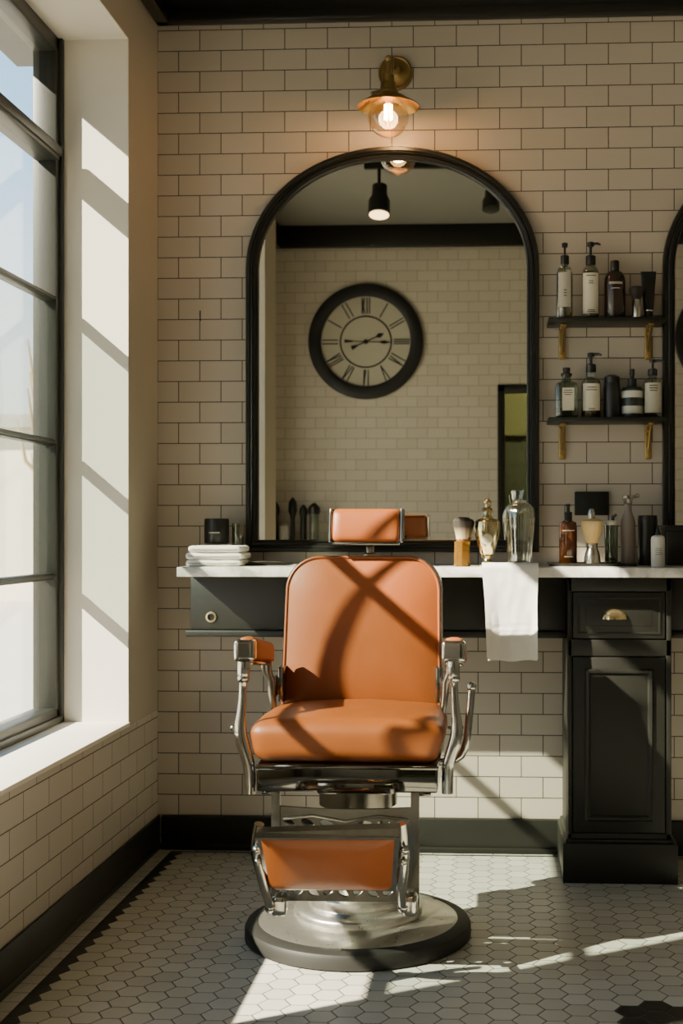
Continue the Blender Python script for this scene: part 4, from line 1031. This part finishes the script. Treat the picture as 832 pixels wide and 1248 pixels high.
# arms
def arm(sgn):
    pl, pr = (285, 310.5) if sgn < 0 else (538, 567)
    s1, s0 = 1.23, .90
    x0_, x1_ = W(pl, 793, s1).x, W(pr, 793, s1).x
    z1_, z0_ = W(300, 780, s1).z, W(300, 806, s1).z
    a = mk('armrest', B().rbox(((x0_ + x1_) / 2, -(s1 - .03 + s0) / 2, (z0_ + z1_) / 2 + .002), (x1_ - x0_ - .004, s1 - .03 - s0, z1_ - z0_ - .002), .012, 8,
        lambda p, hx, hy, hz: p + Vector((0, 0, .008 * (1 - (p.x / hx) ** 2) * (1 if p.z > 0 else 0) - .042 * (p.y / hy + 1) / 2))), leather, chair, sharp=60)
    mk('arm_cap', B().rbox(((x0_ + x1_) / 2, -s1 + .014, (z0_ + z1_) / 2), (x1_ - x0_, .045, z1_ - z0_), .009, 8), chrome, a, label='chrome front cap')
    mk('arm_rail', B().box(x0_ + .01, x1_ - .01, -s1 + .03, -s0 - .02, z0_ - .008, z0_ + .002, .003, M=Matrix.Translation((0, -s1, z0_)) @ Matrix.Rotation(-.118, 4, 'X') @ Matrix.Translation((0, s1, -z0_))), chrome, a)
    # cast post from the seat frame to the arm
    pp = [(297, 806, 7.5), (297, 813, 7.8), (296.5, 822, 7.2), (296.5, 829, 5.6), (296, 836, 4.6), (295.5, 850, 4.6), (294.5, 866, 5.4), (293, 880, 6.6), (293, 894, 7.8), (296, 908, 8.2), (300, 920, 7.8), (303.5, 932, 7.4), (304.5, 950, 7.2), (304.5, 967, 7.0)]
    path, rad = [], []
    for qx, qy, qr in pp:
        if sgn > 0:
            qx = 552.5 - (qx - 297) * 1.0; 
        q = W(qx, qy, 1.24); path.append(q); rad.append(qr / K(qx, 1.24))
    # smooth
    P2, R2 = [], []
    for i in range(len(path) - 1):
        for j in range(4):
            f_ = j / 4; P2.append(path[i].lerp(path[i + 1], f_)); R2.append(rad[i] * (1 - f_) + rad[i + 1] * f_)
    P2.append(path[-1]); R2.append(rad[-1])
    P2 = [P2[0]] + [(P2[i - 1] + P2[i] * 2 + P2[i + 1]) / 4 for i in range(1, len(P2) - 1)] + [P2[-1]]
    b = B().tube(P2, R2, 14, flat=.9)
    b.ball(W(pp[2][0] if sgn < 0 else 553, 826, 1.24), .0155, 16, (1, .9, 1.1))
    p_ = mk('arm_post', b, chrome, chair, sharp=60)
    kn = W(284 if sgn < 0 else 559.5, 887, 1.22); dr_ = Vector((1, 0, 0)) * (-sgn)
    b = B().tube([kn, kn + dr_ * .03], .004, 8); b.ball(kn, .008 if sgn < 0 else .011, 12)
    mk('knob', b, chrome, p_)
    # rear bracket between arm and backrest
    sr_ = .95
    xr = W(328, 820, sr_).x if sgn < 0 else W(545.5, 820, sr_).x
    f = -sgn
    zt2 = z0_ - .03
    b = B().tube([(xr - f * .010, -sr_, zt2 + .003), (xr - f * .006, -sr_, zt2 - .03), (xr + f * .006, -sr_, zt2 - .055), (xr + f * .008, -sr_, zt2 - .09), (xr + f * .014, -sr_, zt2 - .14)], [.018, .014, .011, .011, .008], 10)
    xe = (bl - .002) if sgn < 0 else (br_ + .002)
    b.box(min(xr, xe), max(xr, xe), -.90, -.875, zt2 - .105, zt2 - .045, .006)
    b.box(min(xr, xr + .02 * f), max(xr, xr + .02 * f), -sr_, -.88, zt2 - .10, zt2 - .05, .006)
    b.box(xe - .008, xe + .008, -.90, -.83, zt2 - .12, zt2 - .02, .004)
    mk('arm_bracket', b, chrome_dark, chair)
arm(-1); arm(1)
# hand lever
sv = 1.06
lp = [(536, 929), (548, 927.5), (556, 925.5), (562, 921), (566, 913), (569, 900), (570.5, 885), (572, 868), (573.5, 852), (574.5, 840)]
lv = mk('lever', B().tube([W(a, c, sv) for a, c in lp], [4.6 / K(570, sv)] * 10, 12), chrome, chair, sharp=60)
mk('knob', B().ball(W(574.5, 837, sv), 6 / K(574, sv), 18), chrome, lv)
# footrest carrier: two flat bars and the pierced panel
sp_ = 1.26
lat = None
for px in (335.5, 505.5):
    a, c = W(px, 966, sp_), W(px, 1106, sp_ + .06); w_ = 5.2 / K(px, sp_)
    b = B().grid([[Vector((a.x - w_, a.y, a.z)), Vector((a.x + w_, a.y, a.z)), Vector((a.x + w_, a.y + .014, a.z)), Vector((a.x - w_, a.y + .014, a.z))], [Vector((c.x - w_, c.y, c.z)), Vector((c.x + w_, c.y, c.z)), Vector((c.x + w_, c.y + .014, c.z)), Vector((c.x - w_, c.y + .014, c.z))]], close_u=True, cap0=True, cap1=True)
    mk('footrest_bar', b, chrome_dark, chair)
pa = W(341, 983, sp_); pc = W(500, 1100, sp_ + .055)
pw, ph = pc.x - pa.x, pa.z - pc.z
cu = bpy.data.curves.new('lattice', 'CURVE'); cu.dimensions = '2D'; cu.fill_mode = 'BOTH'; cu.extrude = .004; cu.bevel_depth = .001
def poly(pts):
    sp__ = cu.splines.new('POLY'); sp__.points.add(len(pts) - 1); sp__.use_cyclic_u = True
    for q, (u, v) in zip(sp__.points, pts): q.co = (u, v, 0, 1)
top = [(pw * i / 20, ph - .006 * math.sin(PI * i / 20)) for i in range(21)]
poly([(0, 0), (pw, 0)] + list(reversed(top)))
def leaf(cu_, cv_, a, l, w):
    pts = []
    for i in range(16):
        t_ = 2 * PI * i / 16; x_, y_ = l * math.cos(t_), w * math.sin(t_) * (1 - .35 * math.cos(t_))
        pts.append((cu_ + x_ * math.cos(a) - y_ * math.sin(a), cv_ + x_ * math.sin(a) + y_ * math.cos(a)))
    poly(pts)
for i in range(9):
    u = pw * (i + .5) / 9
    leaf(u, .020 + .005 * (i % 2), (.5 if i % 2 else -.5), pw * .045, .0085)
for i in range(7):
    if i == 3: continue
    f_ = (i - 3) / 3
    leaf(pw * (.5 + .43 * f_), ph - .042 + .006 * abs(f_), .45 * f_, pw * .055, .008)
for i in range(5):
    for sx in (0, 1):
        u = .016; v = ph * (.22 + .13 * i); leaf(u if not sx else pw - u, v, PI / 2 + (.4 if i % 2 else -.4), .014, .006)
co = bpy.data.objects.new('lattice_tmp', cu); COL.objects.link(co)
dg = bpy.context.evaluated_depsgraph_get(); me = bpy.data.meshes.new_from_object(co.evaluated_get(dg))
bpy.data.objects.remove(co)
tmp = bmesh.new(); tmp.from_mesh(me); bpy.data.meshes.remove(me)
sl_ = .055 / ph
for v in tmp.verts:
    u, w_, e = v.co; v.co = Vector((pa.x + u, pa.y - (ph - w_) * sl_ + .006 + e, pc.z + w_))
b = B(); b._take(tmp)
b.tube([(pa.x + .01, pa.y - .004, pa.z - .03), (pa.x + pw * .25, pa.y - .008, pa.z - .02), (pa.x + pw * .5, pa.y - .008, pa.z - .034), (pa.x + pw * .75, pa.y - .008, pa.z - .02), (pc.x - .01, pa.y - .004, pa.z - .03)], .004, 8)
mk('lattice_panel', b, chrome_dark, chair)
# footrest
sfa, sfb = 1.54, 1.45
P_tl, P_tr, P_bl, P_br = W(318, 1015, sfa), W(481, 1015, sfa), W(330, 1079, sfb), W(477, 1081, sfb)
def bil(u, v, h):
    p = P_bl.lerp(P_br, u).lerp(P_tl.lerp(P_tr, u), v); n_ = Vector((0, -1, -(P_tl.y - P_bl.y) / (P_tl.z - P_bl.z) * -1)); n_ = Vector((0, -(P_tl.z - P_bl.z), (P_tl.y - P_bl.y))).normalized()
    return p + n_ * h
out = [(u, v) for u, v in rrect(0, 1, 0, 1, .08, 5)]
fr = mk('footrest', B().pad(out, bil, .012, .020, 4, 10), leather, chair, sharp=60)
b = B().prism([(-.035, -.06), (1.035, -.06), (1.035, 1.10), (-.035, 1.03)], bil, -.014, .004)
b.prism([(-.035, 1.0), (1.035, 1.0), (1.035, 1.03), (-.035, 1.03)], bil, -.012, .022)
mk('footrest_frame', b, chrome, fr)
for sd in (0, 1):
    pts = [(316, 1004), (313, 1020), (312, 1040), (317, 1060), (322, 1082), (327, 1097), (329, 1108)] if sd == 0 else [(489, 1004), (491, 1020), (492, 1040), (491, 1060), (489, 1082), (490, 1097), (491, 1108)]
    b = B().tube([W(a, c, 1.50 - .05 * i / 6) for i, (a, c) in enumerate(pts)], [.012, .012, .013, .013, .012, .011, .010], 12)
    b.ball(W(313 if sd == 0 else 493, 1036, 1.51), .012, 14); b.ball(W(314 if sd == 0 else 492, 1050, 1.50), .009, 12)
    b.ball(W(pts[-1][0], 1106, 1.45), .014, 14)
    q = W(pts[-1][0] + (12 if sd == 0 else 9), 1102, 1.43); b.rbox(q, (.034, .05, .05), .008, 4)
    q2 = W(336.5 if sd == 0 else 505, 1098, 1.32); b.tube([q, q2], .009, 10)
    mk('footrest_bracket', b, chrome, fr)

# ---------------------------------------------------------------- light
sun = bpy.data.lights.new('sun', 'SUN'); sun.energy = 26.; sun.angle = math.radians(.6); sun.color = (1., .88, .71)
so = bpy.data.objects.new('sun', sun); COL.objects.link(so)
so.rotation_euler = Vector((1., .60, -.85)).to_track_quat('-Z', 'Y').to_euler(); so.location = (-6, -4, 6)
pl = bpy.data.lights.new('bulb_light', 'POINT'); pl.energy = 3.; pl.color = (1., .62, .3); pl.shadow_soft_size = .035
po = bpy.data.objects.new('bulb_light', pl); COL.objects.link(po); po.location = (x0, -s, 0)
po.location = W(473, 138, .235)
al = bpy.data.lights.new('window_fill', 'AREA'); al.shape = 'RECTANGLE'; al.size = 2.1; al.size_y = 1.5; al.energy = 34.; al.color = (1., .91, .78)  # soft fill lamp added outside the out-of-frame window
ao = bpy.data.objects.new('window_fill', al); COL.objects.link(ao); ao.location = (XJ - .25, -3.52, 1.65); ao.rotation_euler = Vector((1, 0, 0)).to_track_quat('-Z', 'Y').to_euler()
hl_ = bpy.data.lights.new('hall_fill', 'POINT'); hl_.energy = 55.; hl_.color = (1., .92, .75); hl_.shadow_soft_size = .15  # lamp added to brighten the hallway behind the glazed door
ho = bpy.data.objects.new('hall_fill', hl_); COL.objects.link(ho); ho.location = (.9, -LR - 1.0, 2.5)
wd = bpy.data.worlds.new('sky'); scene.world = wd; wd.use_nodes = True
nt = wd.node_tree; bg = nt.nodes['Background']
tc = nt.nodes.new('ShaderNodeTexCoord'); sp = nt.nodes.new('ShaderNodeSeparateXYZ'); nt.links.new(tc.outputs['Generated'], sp.inputs[0])
cr = nt.nodes.new('ShaderNodeValToRGB'); e = cr.color_ramp.elements
e[0].position = .0; e[0].color = (.75, .69, .6, 1); e[1].position = .55; e[1].color = (.17, .36, .62, 1)
m_ = e.new(.12); m_.color = (.72, .74, .74, 1)
m_ = e.new(.28); m_.color = (.30, .50, .74, 1)
nt.links.new(sp.outputs['Z'], cr.inputs[0]); nt.links.new(cr.outputs[0], bg.inputs['Color']); bg.inputs['Strength'].default_value = 2.5

# ---------------------------------------------------------------- camera
cam = bpy.data.cameras.new('camera'); co = bpy.data.objects.new('camera', cam); COL.objects.link(co)
cam.sensor_fit = 'VERTICAL'; cam.sensor_height = 36.; cam.lens = 36. * F / 1248.
cam.shift_x = (416. - PPX) / 1248.; cam.shift_y = (PPY - 624.) / 1248.
co.location = CAM; co.rotation_euler = (PI / 2, 0, TH)
cam.clip_start = .02; cam.clip_end = 200
cam.dof.use_dof = True; cam.dof.focus_distance = 3.75; cam.dof.aperture_fstop = 4.5
scene.camera = co
scene.view_settings.view_transform = 'AgX'
scene.view_settings.look = 'None'
scene.view_settings.exposure = .70
scene.cycles.use_denoising = True
scene.cycles.caustics_reflective = False; scene.cycles.caustics_refractive = False
scene.cycles.sample_clamp_indirect = 6.
scene.cycles.max_bounces = 14; scene.cycles.diffuse_bounces = 6; scene.cycles.transparent_max_bounces = 24
